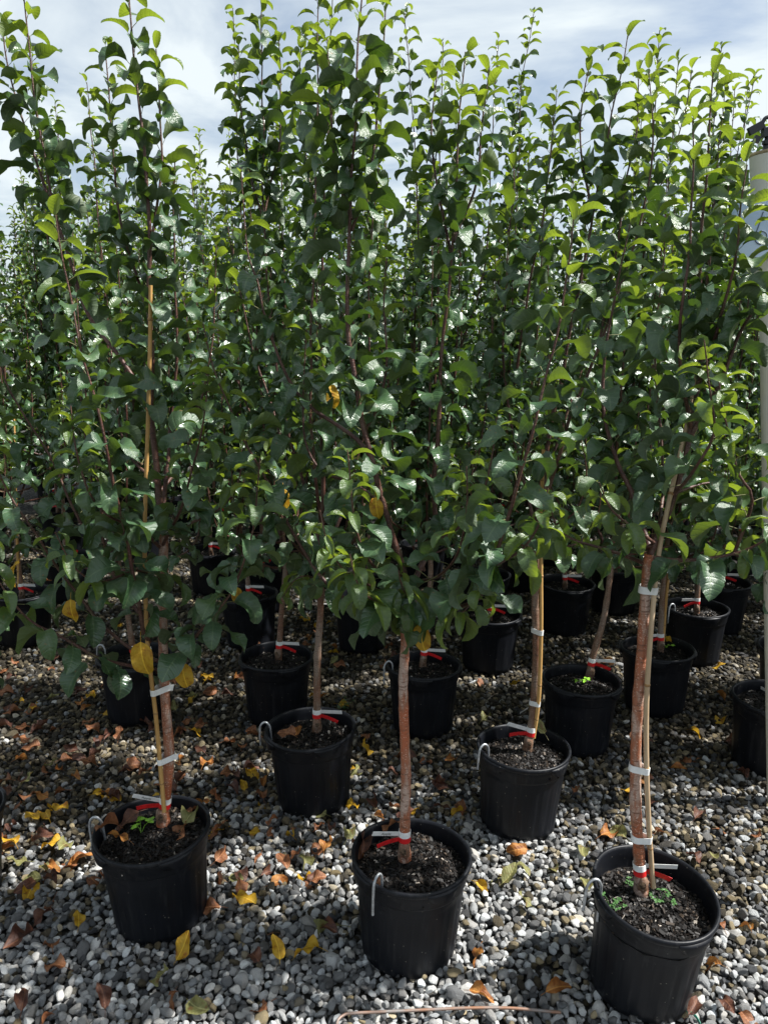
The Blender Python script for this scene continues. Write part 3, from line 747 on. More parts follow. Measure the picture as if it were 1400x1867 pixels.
# --- front left tree
bA = on_z(297, 1503, SO + .008); YA = bA.y
trA = [bA] + P(YA, (305, 1430), (309, 1370, .0), (302, 1280), (299, 1215), (297, 1100), (299, 1010), (298, 960))
shA = [
 (P(YA, (298, 960), (290, 880, .02), (278, 760, .03), (274, 600, .03), (272, 450, .03), (268, 330, .03), (252, 150, .03), (237, 5, .03), (232, -70, .03)), 0.0115, 0.02, 0.20, 0.033),
 (P(YA, (298, 975), (302, 900, .05), (312, 780, .1), (322, 620, .12), (318, 476, .13), (316, 350, .13), (320, 285, .13)), 0.0080, 0.05, 0.25, 0.033),
 (P(YA, (272, 1170, -.03), (257, 1143, -.10), (246, 1043, -.17), (228, 960, -.22), (214, 900, -.25), (193, 807, -.27), (175, 735, -.28), (157, 664, -.28), (137, 575, -.28), (121, 503, -.28), (112, 440, -.28), (104, 385, -.28)), 0.0072, 0.18, 0.10, 0.032),
 (P(YA, (294, 1222, 0), (225, 1210, -.06), (175, 1196, -.10), (107, 1157, -.14), (57, 1128, -.17), (0, 1064, -.2), (-30, 980, -.2)), 0.0062, 0.75, 0.14, 0.040),
 (P(YA, (290, 1205, 0), (240, 1180, .02), (182, 1135, .03), (143, 1086, .03), (96, 1025, .02), (64, 971, 0), (18, 900, 0), (-10, 830, 0), (-30, 720, 0)), 0.0065, 0.45, 0.25, 0.036),
 (P(YA, (280, 1150, 0), (230, 1085, .05), (200, 1040, .07), (146, 946, .1), (104, 861, .1), (75, 807, .1), (39, 746, .1), (10, 690, .1), (-5, 600, .1), (-10, 520, .1)), 0.0066, 0.30, 0.18, 0.034),
 (P(YA, (288, 1226, 0), (318, 1200, -.05), (364, 1153, -.10), (396, 1114, -.13), (425, 1071, -.16), (446, 1018, -.18), (461, 964, -.19), (470, 900, -.2), (478, 835, -.2)), 0.0058, 0.42, 0.16, 0.030),
 (P(YA, (278, 740, .05), (245, 690, .08), (213, 640, .1), (176, 593, .12), (149, 540, .14), (115, 430, .15), (95, 350, .15), (78, 255, .15), (60, 140, .15), (45, 15, .15), (38, -60, .15)), 0.0072, 0.02, 0.30, 0.032),
 (P(YA, (273, 575, .04), (258, 525, .08), (243, 485, .1), (225, 425, .12), (212, 330, .12), (203, 220, .12), (192, 85, .12)), 0.0052, 0.02, 0.12, 0.031),
 (P(YA, (308, 972, 0), (345, 955, .03), (389, 933, .06), (420, 905, .08), (440, 860, .10), (448, 800, .10)), 0.0056, 0.35, 0.38, 0.034),
 (P(YA, (290, 900, .1), (330, 840, .25), (360, 760, .3), (385, 640, .32), (392, 520, .33), (396, 430, .33)), 0.0060, 0.15, 0.1, 0.033),
 (P(YA, (296, 1000, 0), (255, 960, -.12), (205, 945, -.2), (165, 900, -.24), (140, 820, -.25), (128, 740, -.25)), 0.0055, 0.45, 0.1, 0.031),
 (P(YA, (296, 1060, 0), (250, 1040, -.1), (190, 1060, -.18), (140, 1040, -.22), (100, 970, -.24)), 0.005, 0.7, 0.1, 0.032),
 (P(YA, (297, 1000, 0), (330, 930, -.08), (352, 850, -.12), (372, 760, -.14), (380, 680, -.14)), 0.0055, 0.3, 0.1, 0.032),
 (P(YA, (272, 450, .03), (285, 380, .06), (296, 290, .08), (292, 180, .08), (286, 90, .08)), 0.005, 0.02, 0.1, 0.031),
 (P(YA, (100, 380, .15), (70, 300, .2), (40, 210, .22), (15, 120, .22), (5, 40, .22)), 0.005, 0.02, 0.1, 0.031),
 (P(YA, (288, 880, .0), (240, 830, .15), (215, 740, .2), (200, 620, .25), (195, 520, .25)), 0.0055, 0.15, 0.1, 0.034),
]
build_tree('A', 'apple tree in the front left pot, tied to a tall yellow cane', None, trA, 0.0165, shA, 300, 1, BARK, True, 1, -1, Vector((-1, -.3, .42)), 'Apple')
# --- front centre tree
bB = on_z(737, 1566, SO + .008); YB = bB.y
trB = [bB] + P(YB, (738, 1500), (740, 1420), (737, 1330), (735, 1250), (738, 1180), (739, 1110))
shB = [
 (P(YB, (739, 1112), (736, 1050), (714, 971), (697, 911), (675, 825), (661, 770), (648, 700), (638, 640), (634, 590), (635, 450), (641, 330), (648, 200), (655, 90), (661, -10), (664, -70)), 0.0112, 0.10, 0.14, 0.032),
 (P(YB, (739, 1115), (750, 1075, .05), (771, 1021, .10), (790, 989, .12), (790, 910, .14), (795, 790, .14), (802, 682, .14), (811, 593, .14), (821, 468, .14), (830, 340, .14), (840, 200, .14), (845, 95, .14)), 0.0100, 0.12, 0.20, 0.031),
 (P(YB, (742, 1122), (790, 1116, -.06), (830, 1108, -.12), (871, 1090, -.18), (896, 1032, -.22), (918, 968, -.25), (939, 900, -.27), (964, 807, -.28), (979, 746, -.28), (1007, 646, -.28), (1025, 557, -.28), (1038, 470, -.28), (1043, 400, -.28)), 0.0075, 0.20, 0.20, 0.030),
 (P(YB, (678, 835), (650, 800, .06), (611, 771, .12), (565, 740, .14), (525, 693, .15), (486, 586, .16), (468, 510, .16), (455, 470, .16), (446, 380, .16), (440, 305, .16)), 0.0070, 0.06, 0.24, 0.032),
 (P(YB, (735, 1125), (690, 1118, .0), (640, 1098, .04), (600, 1065, .06), (568, 1025, .08), (520, 940, .08), (470, 850, .06), (443, 800, .05), (420, 745, .05), (400, 700, .05), (383, 640, .05), (371, 590, .05)), 0.0068, 0.35, 0.2, 0.031),
 (P(YB, (790, 990, .12), (825, 968, .12), (853, 946, .12), (880, 905, .12), (897, 840, .12), (905, 760, .12)), 0.0055, 0.30, 0.22, 0.033),
 (P(YB, (735, 1128), (705, 1105, -.12), (670, 1085, -.2), (650, 1050, -.22), (640, 1010, -.22)), 0.0042, 0.80, 0.25, 0.026),
 (P(YB, (741, 1125), (752, 1100, -.10), (735, 1075, -.16), (728, 1040, -.18)), 0.0038, 0.85, 0.2, 0.024),
 (P(YB, (800, 1112, -.1), (835, 1120, -.16), (855, 1100, -.2), (880, 1070, -.25)), 0.004, 0.9, 0.1, 0.026),
 (P(YB, (735, 1110), (690, 1075, -.1), (640, 1050, -.15), (600, 1000, -.17), (585, 930, -.17)), 0.005, 0.65, 0.1, 0.028),
 (P(YB, (734, 1080), (690, 1040, -.05), (655, 985, -.1), (640, 900, -.12), (632, 820, -.12)), 0.0055, 0.5, 0.1, 0.028),
 (P(YB, (760, 1060, .05), (800, 1050, -.08), (835, 1010, -.15), (850, 930, -.18), (852, 850, -.18)), 0.0055, 0.5, 0.1, 0.028),
 (P(YB, (900, 1030, -.22), (955, 1000, -.26), (985, 950, -.28), (1000, 890, -.28)), 0.0045, 0.6, 0.05, 0.028),
 (P(YB, (640, 400, 0), (612, 300, .05), (600, 180, .07), (598, 70, .07)), 0.005, 0.02, 0.06, 0.031),
 (P(YB, (640, 420, 0), (672, 320, .05), (690, 200, .07), (700, 90, .07), (704, 10, .07)), 0.005, 0.02, 0.06, 0.031),
 (P(YB, (821, 468, .14), (800, 360, .18), (790, 250, .2), (796, 130, .2)), 0.005, 0.02, 0.06, 0.031),
 (P(YB, (825, 440, .14), (868, 330, .18), (880, 220, .2), (888, 120, .2)), 0.005, 0.02, 0.06, 0.031),
 (P(YB, (664, 789), (690, 740, .08), (702, 660, .1), (700, 560, .12), (705, 470, .12)), 0.0055, 0.2, 0.1, 0.031),
 (P(YB, (700, 920), (640, 880, .15), (590, 860, .2), (560, 800, .22), (552, 700, .25), (560, 600, .25)), 0.006, 0.3, 0.15, 0.031),
]
build_tree('B', 'apple tree with a straight orange-red trunk in the front centre pot', None, trB, 0.0158, shB, 300, 2, BARK, True, 1, -1, Vector((-1, -.35, .25)), 'Apple')
# --- front right tree
bC = on_z(1168, 1628, SO - .004); YC = bC.y
trC = [bC] + P(YC, (1166, 1590), (1163, 1540), (1158, 1470), (1158, 1400), (1160, 1330), (1164, 1260), (1170, 1170), (1176, 1080), (1182, 1010))
shC = [
 (P(YC, (1182, 1012), (1200, 968, .03), (1222, 930, .06), (1240, 870, .08), (1256, 800, .1), (1272, 690, .12), (1277, 580, .12), (1276, 470, .12), (1286, 330, .12), (1292, 210, .12), (1296, 120, .12)), 0.0100, 0.12, 0.14, 0.031),
 (P(YC, (1181, 1000), (1165, 945, .06), (1150, 895, .10), (1122, 843, .14), (1103, 779, .16), (1098, 700, .18), (1110, 600, .2), (1128, 500, .2), (1150, 400, .2)), 0.0085, 0.25, 0.16, 0.031),
 (P(YC, (1174, 1028), (1121, 1008, .08), (1080, 995, .12), (1043, 982, .14), (1015, 960, .14), (1000, 920, .14)), 0.0065, 0.8, 0.18, 0.030),
 (P(YC, (1186, 1016), (1250, 1022, -.03), (1321, 1014, -.06), (1370, 1000, -.08), (1410, 970, -.1), (1425, 900, -.1)), 0.0062, 0.75, 0.25, 0.032),
 (P(YC, (1340, 1010, -.05), (1375, 914, -.08), (1350, 865, -.08), (1330, 800, -.08), (1313, 740, -.08), (1307, 682, -.08)), 0.0050, 0.35, 0.1, 0.031),
 (P(YC, (1256, 800, .1), (1300, 720, .08), (1343, 621, .06), (1372, 575, .05), (1398, 530, .05), (1425, 430, .05), (1440, 300, .05)), 0.0072, 0.2, 0.3, 0.033),
 (P(YC, (1200, 970, .05), (1210, 900, .2), (1205, 800, .28), (1195, 680, .3), (1200, 560, .3), (1212, 450, .3)), 0.006, 0.2, 0.1, 0.031),
 (P(YC, (1260, 780, .1), (1240, 680, .05), (1245, 560, .02), (1255, 440, .02), (1262, 320, .02), (1262, 220, .02)), 0.006, 0.1, 0.1, 0.031),
 (P(YC, (1270, 700, .1), (1310, 600, .05), (1335, 480, .02), (1350, 380, .02), (1362, 300, .02)), 0.006, 0.1, 0.1, 0.031),
 (P(YC, (1230, 900, .0), (1270, 850, -.08), (1300, 790, -.1), (1290, 700, -.1), (1280, 620, -.1)), 0.005, 0.35, 0.1, 0.031),
 (P(YC, (1190, 990, 0), (1150, 960, -.08), (1115, 930, -.1), (1090, 880, -.12)), 0.005, 0.7, 0.15, 0.030),
 (P(YC, (1230, 900, .05), (1290, 880, .1), (1320, 900, .1), (1350, 930, .1)), 0.0045, 0.8, 0.1, 0.028),
]
build_tree('C', 'apple tree with a forked trunk and pale cane in the front right pot', None, trC, 0.0158, shC, 300, 3, BARK, True, 1, 1, Vector((1, -.1, .03)), None)
# --- second row left
bD = on_z(578, 1334, SO + .005); YD = bD.y
trD = [bD] + P(YD, (578, 1280), (579, 1200), (584, 1120), (585, 1060), (586, 1000))
shD = [
 (P(YD, (586, 1000), (588, 880), (587, 760), (586, 664), (588, 450), (596, 260), (604, 60), (606, 0)), 0.0100, 0.05, 0.15, 0.031),
 (P(YD, (586, 1000), (560, 900, .1), (515, 740, .15), (488, 520, .18), (481, 375, .18), (479, 180, .18), (477, 0, .18), (476, -50, .18)), 0.008, 0.05, 0.2, 0.031),
 (P(YD, (586, 980), (575, 860, -.1), (565, 700, -.12), (572, 500, -.12), (578, 300, -.1), (580, 100, -.1), (579, -20, -.1)), 0.0075, 0.08, 0.2, 0.031),
 (P(YD, (586, 1010), (630, 920, .1), (668, 760, .15), (672, 593, .15), (676, 450, .15), (690, 300, .15), (700, 180, .15)), 0.0075, 0.1, 0.15, 0.031),
 (P(YD, (481, 400, .18), (455, 300, .22), (440, 190, .24), (436, 80, .24)), 0.005, 0.02, 0.06, 0.031),
 (P(YD, (481, 400, .18), (505, 280, .22), (512, 170, .24), (508, 60, .24)), 0.005, 0.02, 0.06, 0.031),
 (P(YD, (590, 420, 0), (560, 300, .05), (548, 180, .06), (552, 60, .06)), 0.005, 0.02, 0.06, 0.031),
 (P(YD, (585, 1040), (545, 1000, -.1), (520, 960, -.2), (500, 880, -.25), (515, 800, -.25)), 0.006, 0.65, 0.2, 0.030),
 (P(YD, (585, 1050), (630, 1010, -.1), (655, 960, -.2), (660, 880, -.25), (640, 820, -.25)), 0.006, 0.6, 0.2, 0.030),
 (P(YD, (585, 1060), (560, 1050, -.12), (535, 1060, -.2), (515, 1090, -.22)), 0.004, 0.9, 0.15, 0.026),
 (P(YD, (586, 980), (540, 880, .15), (500, 760, .25), (452, 600, .3), (420, 430, .3), (400, 330, .3)), 0.0065, 0.15, 0.15, 0.031),
]
build_tree('D', 'grey-brown apple tree in the second-row pot left of the front centre trunk', None, trD, 0.0150, shD, 300, 4, BARK_GREY, True, 1, 1, Vector((1, -.2, .06)), None)
# --- second row right
bE = on_z(960, 1368, SO + .005); YE = bE.y
trE = [bE] + P(YE, (968, 1330), (974, 1260), (977, 1180), (975, 1100), (976, 1020), (978, 950))
shE = [
 (P(YE, (978, 950), (992, 850), (1015, 720), (1045, 570), (1080, 390), (1112, 230), (1135, 110), (1146, 60)), 0.0100, 0.05, 0.2, 0.031),
 (P(YE, (978, 960), (1005, 880, -.05), (1036, 771, -.1), (1057, 721, -.12), (1086, 650, -.14), (1114, 568, -.15), (1150, 468, -.15), (1172, 390, -.15), (1186, 300, -.15), (1190, 200, -.15), (1184, 130, -.15)), 0.0085, 0.10, 0.15, 0.031),
 (P(YE, (977, 970), (955, 880, .1), (930, 760, .15), (918, 620, .18), (925, 470, .18), (935, 330, .18), (930, 240, .18)), 0.0075, 0.10, 0.15, 0.031),
 (P(YE, (978, 960), (1000, 860, .1), (1030, 760, .15), (1075, 640, .2), (1140, 480, .22), (1215, 310, .22), (1245, 220, .22), (1258, 130, .22)), 0.007, 0.08, 0.2, 0.032),
 (P(YE, (1080, 390, 0), (1060, 280, .05), (1062, 190, .06), (1075, 100, .06)), 0.005, 0.02, 0.05, 0.031),
 (P(YE, (1090, 640, -.14), (1120, 480, -.1), (1140, 340, -.08), (1160, 220, -.08), (1165, 130, -.08)), 0.006, 0.02, 0.1, 0.031),
 (P(YE, (940, 700, .15), (960, 560, .1), (985, 420, .08), (1000, 300, .08), (1010, 200, .08)), 0.006, 0.05, 0.1, 0.031),
 (P(YE, (977, 1000), (1010, 960, -.12), (1050, 930, -.2), (1070, 870, -.22), (1060, 800, -.22)), 0.006, 0.6, 0.2, 0.03),
 (P(YE, (977, 1010), (930, 970, -.05), (885, 960, -.08), (860, 900, -.1), (870, 820, -.1)), 0.006, 0.6, 0.2, 0.03),
 (P(YE, (977, 1020), (1020, 1000, .1), (1060, 985, .15), (1090, 930, .15), (1095, 860, .15)), 0.0055, 0.6, 0.2, 0.03),
]
build_tree('E', 'apple tree tied to a cane in the second-row pot right of centre', None, trE, 0.0150, shE, 300, 5, BARK_GREY, True, 1, -1, Vector((-1, -.2, .40)), None)
# --- the trees seen behind them
def mid_tree(k, label, trunk_px, shoots, n, seed, nobj=110, tr=0.0145, zmax=2.95, auto=6, red=1, side=1):
    r = random.Random(seed); b = BASE[k].copy(); b.z = SO; 
    if trunk_px: b = on_z(trunk_px[0][0], trunk_px[0][1], SO); tp = [b] + P(b.y, *trunk_px[1:])
    else:
        lean = Vector((r.uniform(-.05, .05), r.uniform(-.05, .05), 0)); h = r.uniform(.5, .75)
        tp = [b, b + lean * .3 + Vector((0, 0, h * .4)), b + lean + Vector((0, 0, h))]
    top = tp[-1]
    sh = [(P(b.y, *([]))) for _ in ()]
    sh = [([top] + P(b.y, *s), 0.008, 0.05, 0.15, 0.031) for s in shoots] + auto_shoots(top, r, auto + 1, zmax)
    build_tree(k, label, None, tp, tr, sh, nobj, seed, BARK_GREY, False, red, side, None, None, 0.098)
mid_tree('F', 'apple tree with a slanting bare grey trunk in the third row', [(1073, 1236), (1082, 1190), (1100, 1128), (1114, 1032), (1122, 960)],
         [[(1140, 850), (1165, 700), (1200, 500), (1222, 300), (1236, 110)], [(1150, 860, .1), (1230, 700, .15), (1262, 500, .15), (1290, 300, .15)]], 0, 21, 130, 0.0150, 3.0, 6)
mid_tree('G', 'apple tree with leaning grey trunk behind the second-row left pot', [(508, 1203), (513, 1120), (520, 1040), (515, 960)],
         [[(490, 800), (462, 600), (440, 400), (430, 200), (424, 15)], [(480, 830, .1), (420, 650, .15), (372, 480, .15), (345, 300, .15)]], 0, 22, 130, 0.0145, 2.85, 6)
mid_tree('H', 'apple tree directly behind the front centre trunk, in the third row', [(770, 1216), (780, 1120), (785, 1030), (775, 960)],
         [[(760, 850), (756, 600), (764, 450), (752, 200), (736, 20)], [(800, 850, .1), (836, 650, .1), (882, 490, .12), (895, 280, .12), (908, 75, .12)]], 0, 23, 130, 0.0145, 3.0, 7, 1, 1)
mid_tree('I', 'apple tree with cane just right of the front right trunk', [(1203, 1188), (1206, 1100), (1215, 1000), (1222, 950)], [[(1240, 800), (1265, 600), (1330, 340), (1375, 140)]], 0, 24, 110, 0.0145, 3.05, 7, 1, -1)
mid_tree('J', 'apple tree in the pot with red ribbon right of the front right trunk', None, [[(1300, 700), (1310, 400), (1295, 190)]], 0, 25, 110, 0.014, 3.1, 7, 1, -1)
mid_tree('K', 'apple tree in deep shade behind the second-row right tree', None, [[(900, 900), (914, 664), (909, 468), (940, 220), (972, 25)]], 0, 26, 100, 0.014, 3.05, 7)
mid_tree('L', 'apple tree in shade left of the front centre trunk, pot half hidden', None, [[(650, 800), (662, 500), (690, 250)]], 0, 27, 100, 0.014, 3.0, 7)
mid_tree('P', 'apple tree behind the front left tree, mostly hidden by it', None, [], 0, 28, 110, 0.014, 2.85, 8)
mid_tree('Q', 'apple tree at the right edge behind the white pipe', None, [], 0, 29, 110, 0.014, 2.55, 6)
mid_tree('R', 'apple tree leaning in from the left picture edge beside the front left tree', None, [], 0, 30, 130, 0.0145, 2.35, 5)
mid_tree('O', 'apple tree behind the low right branch of the front left tree', None, [[(440, 800), (420, 560), (372, 330)]], 0, 31, 90, 0.014, 2.9, 7)
mid_tree('M', 'apple tree with red and white band, seen between cane and slanting trunk', None, [], 0, 32, 60, 0.014, 2.75, 6)
mid_tree('N', 'apple tree in the shaded pot touching the front right trunk from behind', None, [], 0, 33, 60, 0.014, 2.8, 6)
mid_tree('S', 'apple tree with red ribbon in deep shade right of the front left trunk', None, [], 0, 34, 60, 0.014, 3.0, 7)
mid_tree('T', 'apple tree at the far right in the pot with a bright right side', None, [], 0, 35, 60, 0.014, 2.75, 6)
mid_tree('U', 'apple tree in shade at the left edge, its pot holding an orange leaf', None, [], 0, 36, 60, 0.014, 2.95, 7)
mid_tree('V', 'apple tree at the right edge behind the pot cut by the white pipe', None, [], 0, 37, 60, 0.014, 2.7, 6)

# --- back rows: eight kinds of tree and two kinds of pot, copied
far_pot = make_pot((0, 0, 0), 'dark pot in the shaded back rows', 'pots in the shaded back rows', (0, 0, 0), 0, 0.266, 0.01, 0.4, 77)
far_protos = []
for i in range(8):
    r = random.Random(300 + i); top = Vector((r.uniform(-.05, .05), r.uniform(-.05, .05), SO + r.uniform(.5, .8)))
    tp = [Vector((0, 0, SO)), Vector((top.x * .4, top.y * .3, SO + .3)), top]
    far_protos.append(build_tree('far%d' % i, 'young apple tree in the dense back rows', 'apple trees in the back rows', tp, 0.014, auto_shoots(top, r, 8, r.uniform(2.75, 3.25), 0.30, 5), 0, 300 + i, BARK_GREY, False, 2, 1, None, None, 0.096, True))
spots = []; r = random.Random(8)
taken = [(v.x, v.y) for v in BASE.values()]
for row in range(2, 11):
    for c in range(-12, 14):
        x = c * 0.73 + (0.36 if row % 2 else 0) - 0.1; y = 2.02 + row * 0.72 - x * 0.17
        x += r.uniform(-.06, .06); y += r.uniform(-.06, .06)
        if x < -0.53 * y - 1.2 or x > 0.53 * y + 1.5 or y < 2.9: continue  # rows run wide of view; unseen side trees added to block side light
        if any((x - a) ** 2 + (y - b) ** 2 < 0.50 ** 2 for a, b in taken): continue
        if y < 4.4 and abs(x) < 0.5 * y: continue
        spots.append((x, y)); taken.append((x, y))
used = set(); first = True
for i, (x, y) in enumerate(spots):
    po = far_pot if i == 0 else copy_tree(far_pot)
    po.location = (x, y, 0.006); po.rotation_euler = (0, 0, r.uniform(0, 6.28))
    j = r.randrange(8); src = far_protos[j]
    to = src if j not in used else copy_tree(src); used.add(j)
    sec = 'left' if x < -0.17 * y else ('right' if x > 0.17 * y else 'middle')
    po['label'] = 'dark pot in the shaded back rows, %s of the picture' % sec; po['group'] = 'pots in the back rows, ' + sec
    to['label'] = 'young apple tree in the dense back rows, %s of the picture' % sec; to['group'] = 'apple trees in the back rows, ' + sec
    to.location = (x, y, SO); to.rotation_euler = (0, 0, r.uniform(0, 6.28)); s = r.uniform(.93, 1.13) * (1.08 if sec == 'left' else 1.0); to.scale = (1, 1, s)
for j in range(8):
    if j not in used:
        for c in list(far_protos[j].children): bpy.data.objects.remove(c)
        bpy.data.objects.remove(far_protos[j])


# ------------------------------------------------------------------ canes, ties, hooks
def cane(pts, rad, label, m=CANE, nodes=6, bandz=(), tree=None):
    base = pts[0].copy(); root = empty('bamboo_cane', base)
    path = spline([p - base for p in pts], 0.05); mb = MB()
    mb.tube(path, [rad * (1.05 - 0.25 * i / len(path)) for i in range(len(path))], 10); mb.build('cane', m, root)
    for k in range(nodes):
        i = int((k + .6) / nodes * (len(path) - 1)); q = MB(); t = (path[min(i + 1, len(path) - 1)] - path[i - 1]).normalized()
        q.tube([path[i] - t * .004, path[i] - t * .0012, path[i] + t * .0012, path[i] + t * .004], [rad * .98, rad * 1.13, rad * 1.13, rad * .98], 10); q.build('cane_node', CANE_NODE, root)
    tag(root, label, 'cane'); return root, [p + base for p in path]
def ties(key, cpath, zs, w=0.019):
    root, path, tr, base = TREES[key]
    for z in zs:
        zl = z - base.z
        c, ax = path_at(path, zl)
        d = min(cpath, key=lambda p: abs(p.z - z)) - base; dv = d - c; dv.z = 0; L_ = dv.length; dn = dv.normalized() if L_ > 1e-4 else Vector((1, 0, 0)); pn = Vector((-dn.y, dn.x, 0))
        pts = []; R1, R2 = tr * 1.12, 0.0085
        for k in range(9): a = math.pi / 2 + math.pi * k / 8; pts.append(c + dn * (R1 * math.cos(a)) + pn * (R1 * math.sin(a)))
        for k in range(9): a = -math.pi / 2 + math.pi * k / 8; pts.append(c + dn * (L_ + R2 * math.cos(a)) + pn * (R2 * math.sin(a)))
        pts.append(pts[0].copy())
        ribbon(pts, w, 0.0012, Vector((dn.x * .1, 0, 1))).build('tie_band', WHITE, root)
        fl = [pts[0], pts[0] - dn * .012 + Vector((0, -.004, -.002)), pts[0] - dn * .022 + Vector((0, -.008, -.004))]
        ribbon(fl, w, 0.001, Vector((0, 0, 1))).build('tie_end', WHITE, root)
q = [on_z(298, 1462, SO)]; q[0].y = YA - 0.01
ca, pa = cane(P(YA, (300, 1480, -.03), (293, 1400, -.035), (284, 1300, -.04), (270, 1180, -.045), (265, 1050, -.045), (265, 940, -.04), (270, 780, -.03), (274, 620, -.03), (275, 520, -.03)), 0.0066, 'tall yellow bamboo cane beside the front left trunk', CANE, 7)
ties('A', pa, [at_y(300, 1378, YA).z, at_y(300, 1252, YA).z, at_y(300, 965, YA).z])
ce, pe = cane(P(YE, (972, 1345, .0), (982, 1270, -.02), (986, 1150, -.03), (986, 1050, -.03), (986, 950, -.03), (990, 820, -.03)), 0.0075, 'brown bamboo cane beside the second-row right trunk', CANE, 6)
ties('E', pe, [at_y(975, 1280, YE).z, at_y(975, 1148, YE).z, at_y(975, 983, YE).z])
cc, pc = cane(P(YC, (1190, 1618, .0), (1183, 1520, -.01), (1178, 1400, -.02), (1178, 1280, -.02), (1186, 1150, -.02), (1200, 1010, .0), (1222, 900, .06), (1250, 780, .12), (1280, 630, .16)), 0.0070, 'pale weathered bamboo cane beside the front right trunk', CANE_PALE, 6)
ties('C', pc, [at_y(1165, 1527, YC).z, at_y(1160, 1398, YC).z, at_y(1180, 1074, YC).z])
YI = TREES['I'][3].y
ci_, pi_ = cane(P(YI, (1208, 1170), (1214, 1090), (1226, 980), (1245, 860), (1262, 740)), 0.0075, 'thin yellow bamboo cane behind the front right trunk', CANE, 5)
ties('I', pi_, [at_y(1210, 1040, YI).z])
YU = BASE['U'].y
cu, pu = cane(P(YU, (35, 1070), (32, 980), (28, 850), (26, 760)), 0.008, 'bamboo cane in shade at the left picture edge', CANE, 5)

def hook(key, ang, label, length=0.075, out=0.02):
    b = BASE[key]; a = R(ang); d = Vector((math.cos(a), math.sin(a), 0)); top = POT_H - 0.004
    pot = next(p for p in POTS if (p.location - b).length < 1e-5); 
    root = empty('wire_hook', b); root.rotation_euler = pot.rotation_euler
    Minv = pot.rotation_euler.to_matrix().inverted(); d = (Minv @ d); d.z = 0; d.normalize()
    pts = [d * 0.153 + Vector((0, 0, SO - .06)), d * 0.156 + Vector((0, 0, top - .01)), d * 0.158 + Vector((0, 0, top + .018)), d * 0.166 + Vector((0, 0, top + .034)), d * 0.177 + Vector((0, 0, top + .040)),
           d * 0.189 + Vector((0, 0, top + .034)), d * 0.197 + Vector((0, 0, top + .018)), d * 0.199 + Vector((0, 0, top - .01)), d * 0.199 + Vector((0, 0, top - length))]
    mb = MB(); mb.tube(spline(pts, .006), 0.0042, 8); mb.build('hook_rod', STEEL, root); tag(root, label, 'hook', 'wire hooks over the pot rims')
hook('A', 178, 'steel wire hook over the left rim of the front left pot')
hook('B', 236, 'steel wire hook over the near rim of the front centre pot')
hook('C', 186, 'steel wire hook over the left rim of the front right pot', 0.06)
hook('D', 188, 'steel wire hook on the second-row pot left of centre', 0.055)
hook('E', 205, 'steel wire hook on the second-row pot right of centre', 0.055)
hook('H', 200, 'steel wire hook on the pot behind the front centre trunk', 0.07)
hook('P', 172, 'steel wire hook on the dark pot behind the front left trunk')
hook('S', 176, 'steel wire hook on the pot deep in shade at left')
hook('L', 215, 'steel wire hook on the dark pot left of the front centre trunk')
hook('J', 200, 'steel wire hook on the pot right of the front right trunk')
hook('Q', 240, 'steel wire hook on the pot cut by the right picture edge')
# the rod lying on the gravel
gz = 0.019
rp = [on_z(614, 1872, gz), on_z(616, 1860, gz), on_z(628, 1850, gz), on_z(650, 1847, gz), on_z(760, 1842, gz + .002), on_z(850, 1838, gz + .004), on_z(930, 1838, gz + .003), on_z(1022, 1846, gz)]
rb = rp[0].copy(); mb = MB(); mb.tube(spline([p - rb for p in rp], .012), 0.0042, 8)
rod = mb.build('wire_rod', RUSTY); rod.location = rb; tag(rod, 'long rusty wire rod with hooked end lying on the front gravel', 'rod')

# ------------------------------------------------------------------ white riser pipe with sprinkler and number plate
YP = 2.72
pb = at_y(1414, 1460, YP); pt = at_y(1396, 280, YP); pb.z = -0.02
root = empty('riser_pipe', pb); ax = (pt - pb).normalized(); Lp = (pt - pb).length
def along(z): return ax * (z - 0) / max(ax.z, .01)
zs = at_y(1390, 362, YP).z - pb.z
mb = MB(); mb.tube([along(0), along(zs * .5), along(zs)], 0.030, 20); mb.build('lower_pipe', PVC, root)
ztop = pt.z - pb.z
mb = MB(); mb.tube([along(zs - .26), along(zs - .258), along(ztop - .12), along(ztop - .004)], [0.040, 0.050, 0.050, 0.052], 28); mb.build('upper_sleeve', PVC, root)
mb = MB(); mb.tube([along(ztop - .0045), along(ztop + .001), along(ztop + .006)], [0.0525, 0.0545, 0.0535], 28); mb.build('sleeve_rim', PVC_RIM, root)
mb = MB(); t0 = along(ztop)
mb.tube([t0, t0 + Vector((0, 0, .03)), t0 + Vector((0, 0, .031)), t0 + Vector((0, 0, .06))], [.013, .013, .010, .010], 12)
mb.tube([t0 + Vector((0, 0, .028)), t0 + Vector((0, 0, .04))], .017, 6)
sp = mb.build('sprinkler_body', BLACKP, root)
mb = MB(); h = t0 + Vector((0, 0, .066))
mb.box(h, (.020, .012, .014), Euler((0, R(-8), 0)).to_matrix()); mb.tube([h + Vector((.01, 0, 0)), h + Vector((.05, -.01, .022))], [.011, .007], 10)
mb.build('sprinkler_nozzle', BLACKP, sp)
mb = MB(); mb.tube(spline([h + Vector((.02, 0, .012)), h + Vector((.015, 0, .040)), h + Vector((-.012, 0, .044)), h + Vector((-.026, 0, .022))], .006), .0065, 8)
mb.box(h + Vector((-.042, 0, .012)), (.026, .007, .013), Euler((0, R(-28), 0)).to_matrix()); mb.box(h + Vector((-.036, 0, -.022)), (.010, .006, .010), Euler((0, R(20), 0)).to_matrix())
mb.build('sprinkler_arm', BLACKP, sp)
tag(root, 'white plastic riser pipe with black sprinkler at the right picture edge', 'pipe')
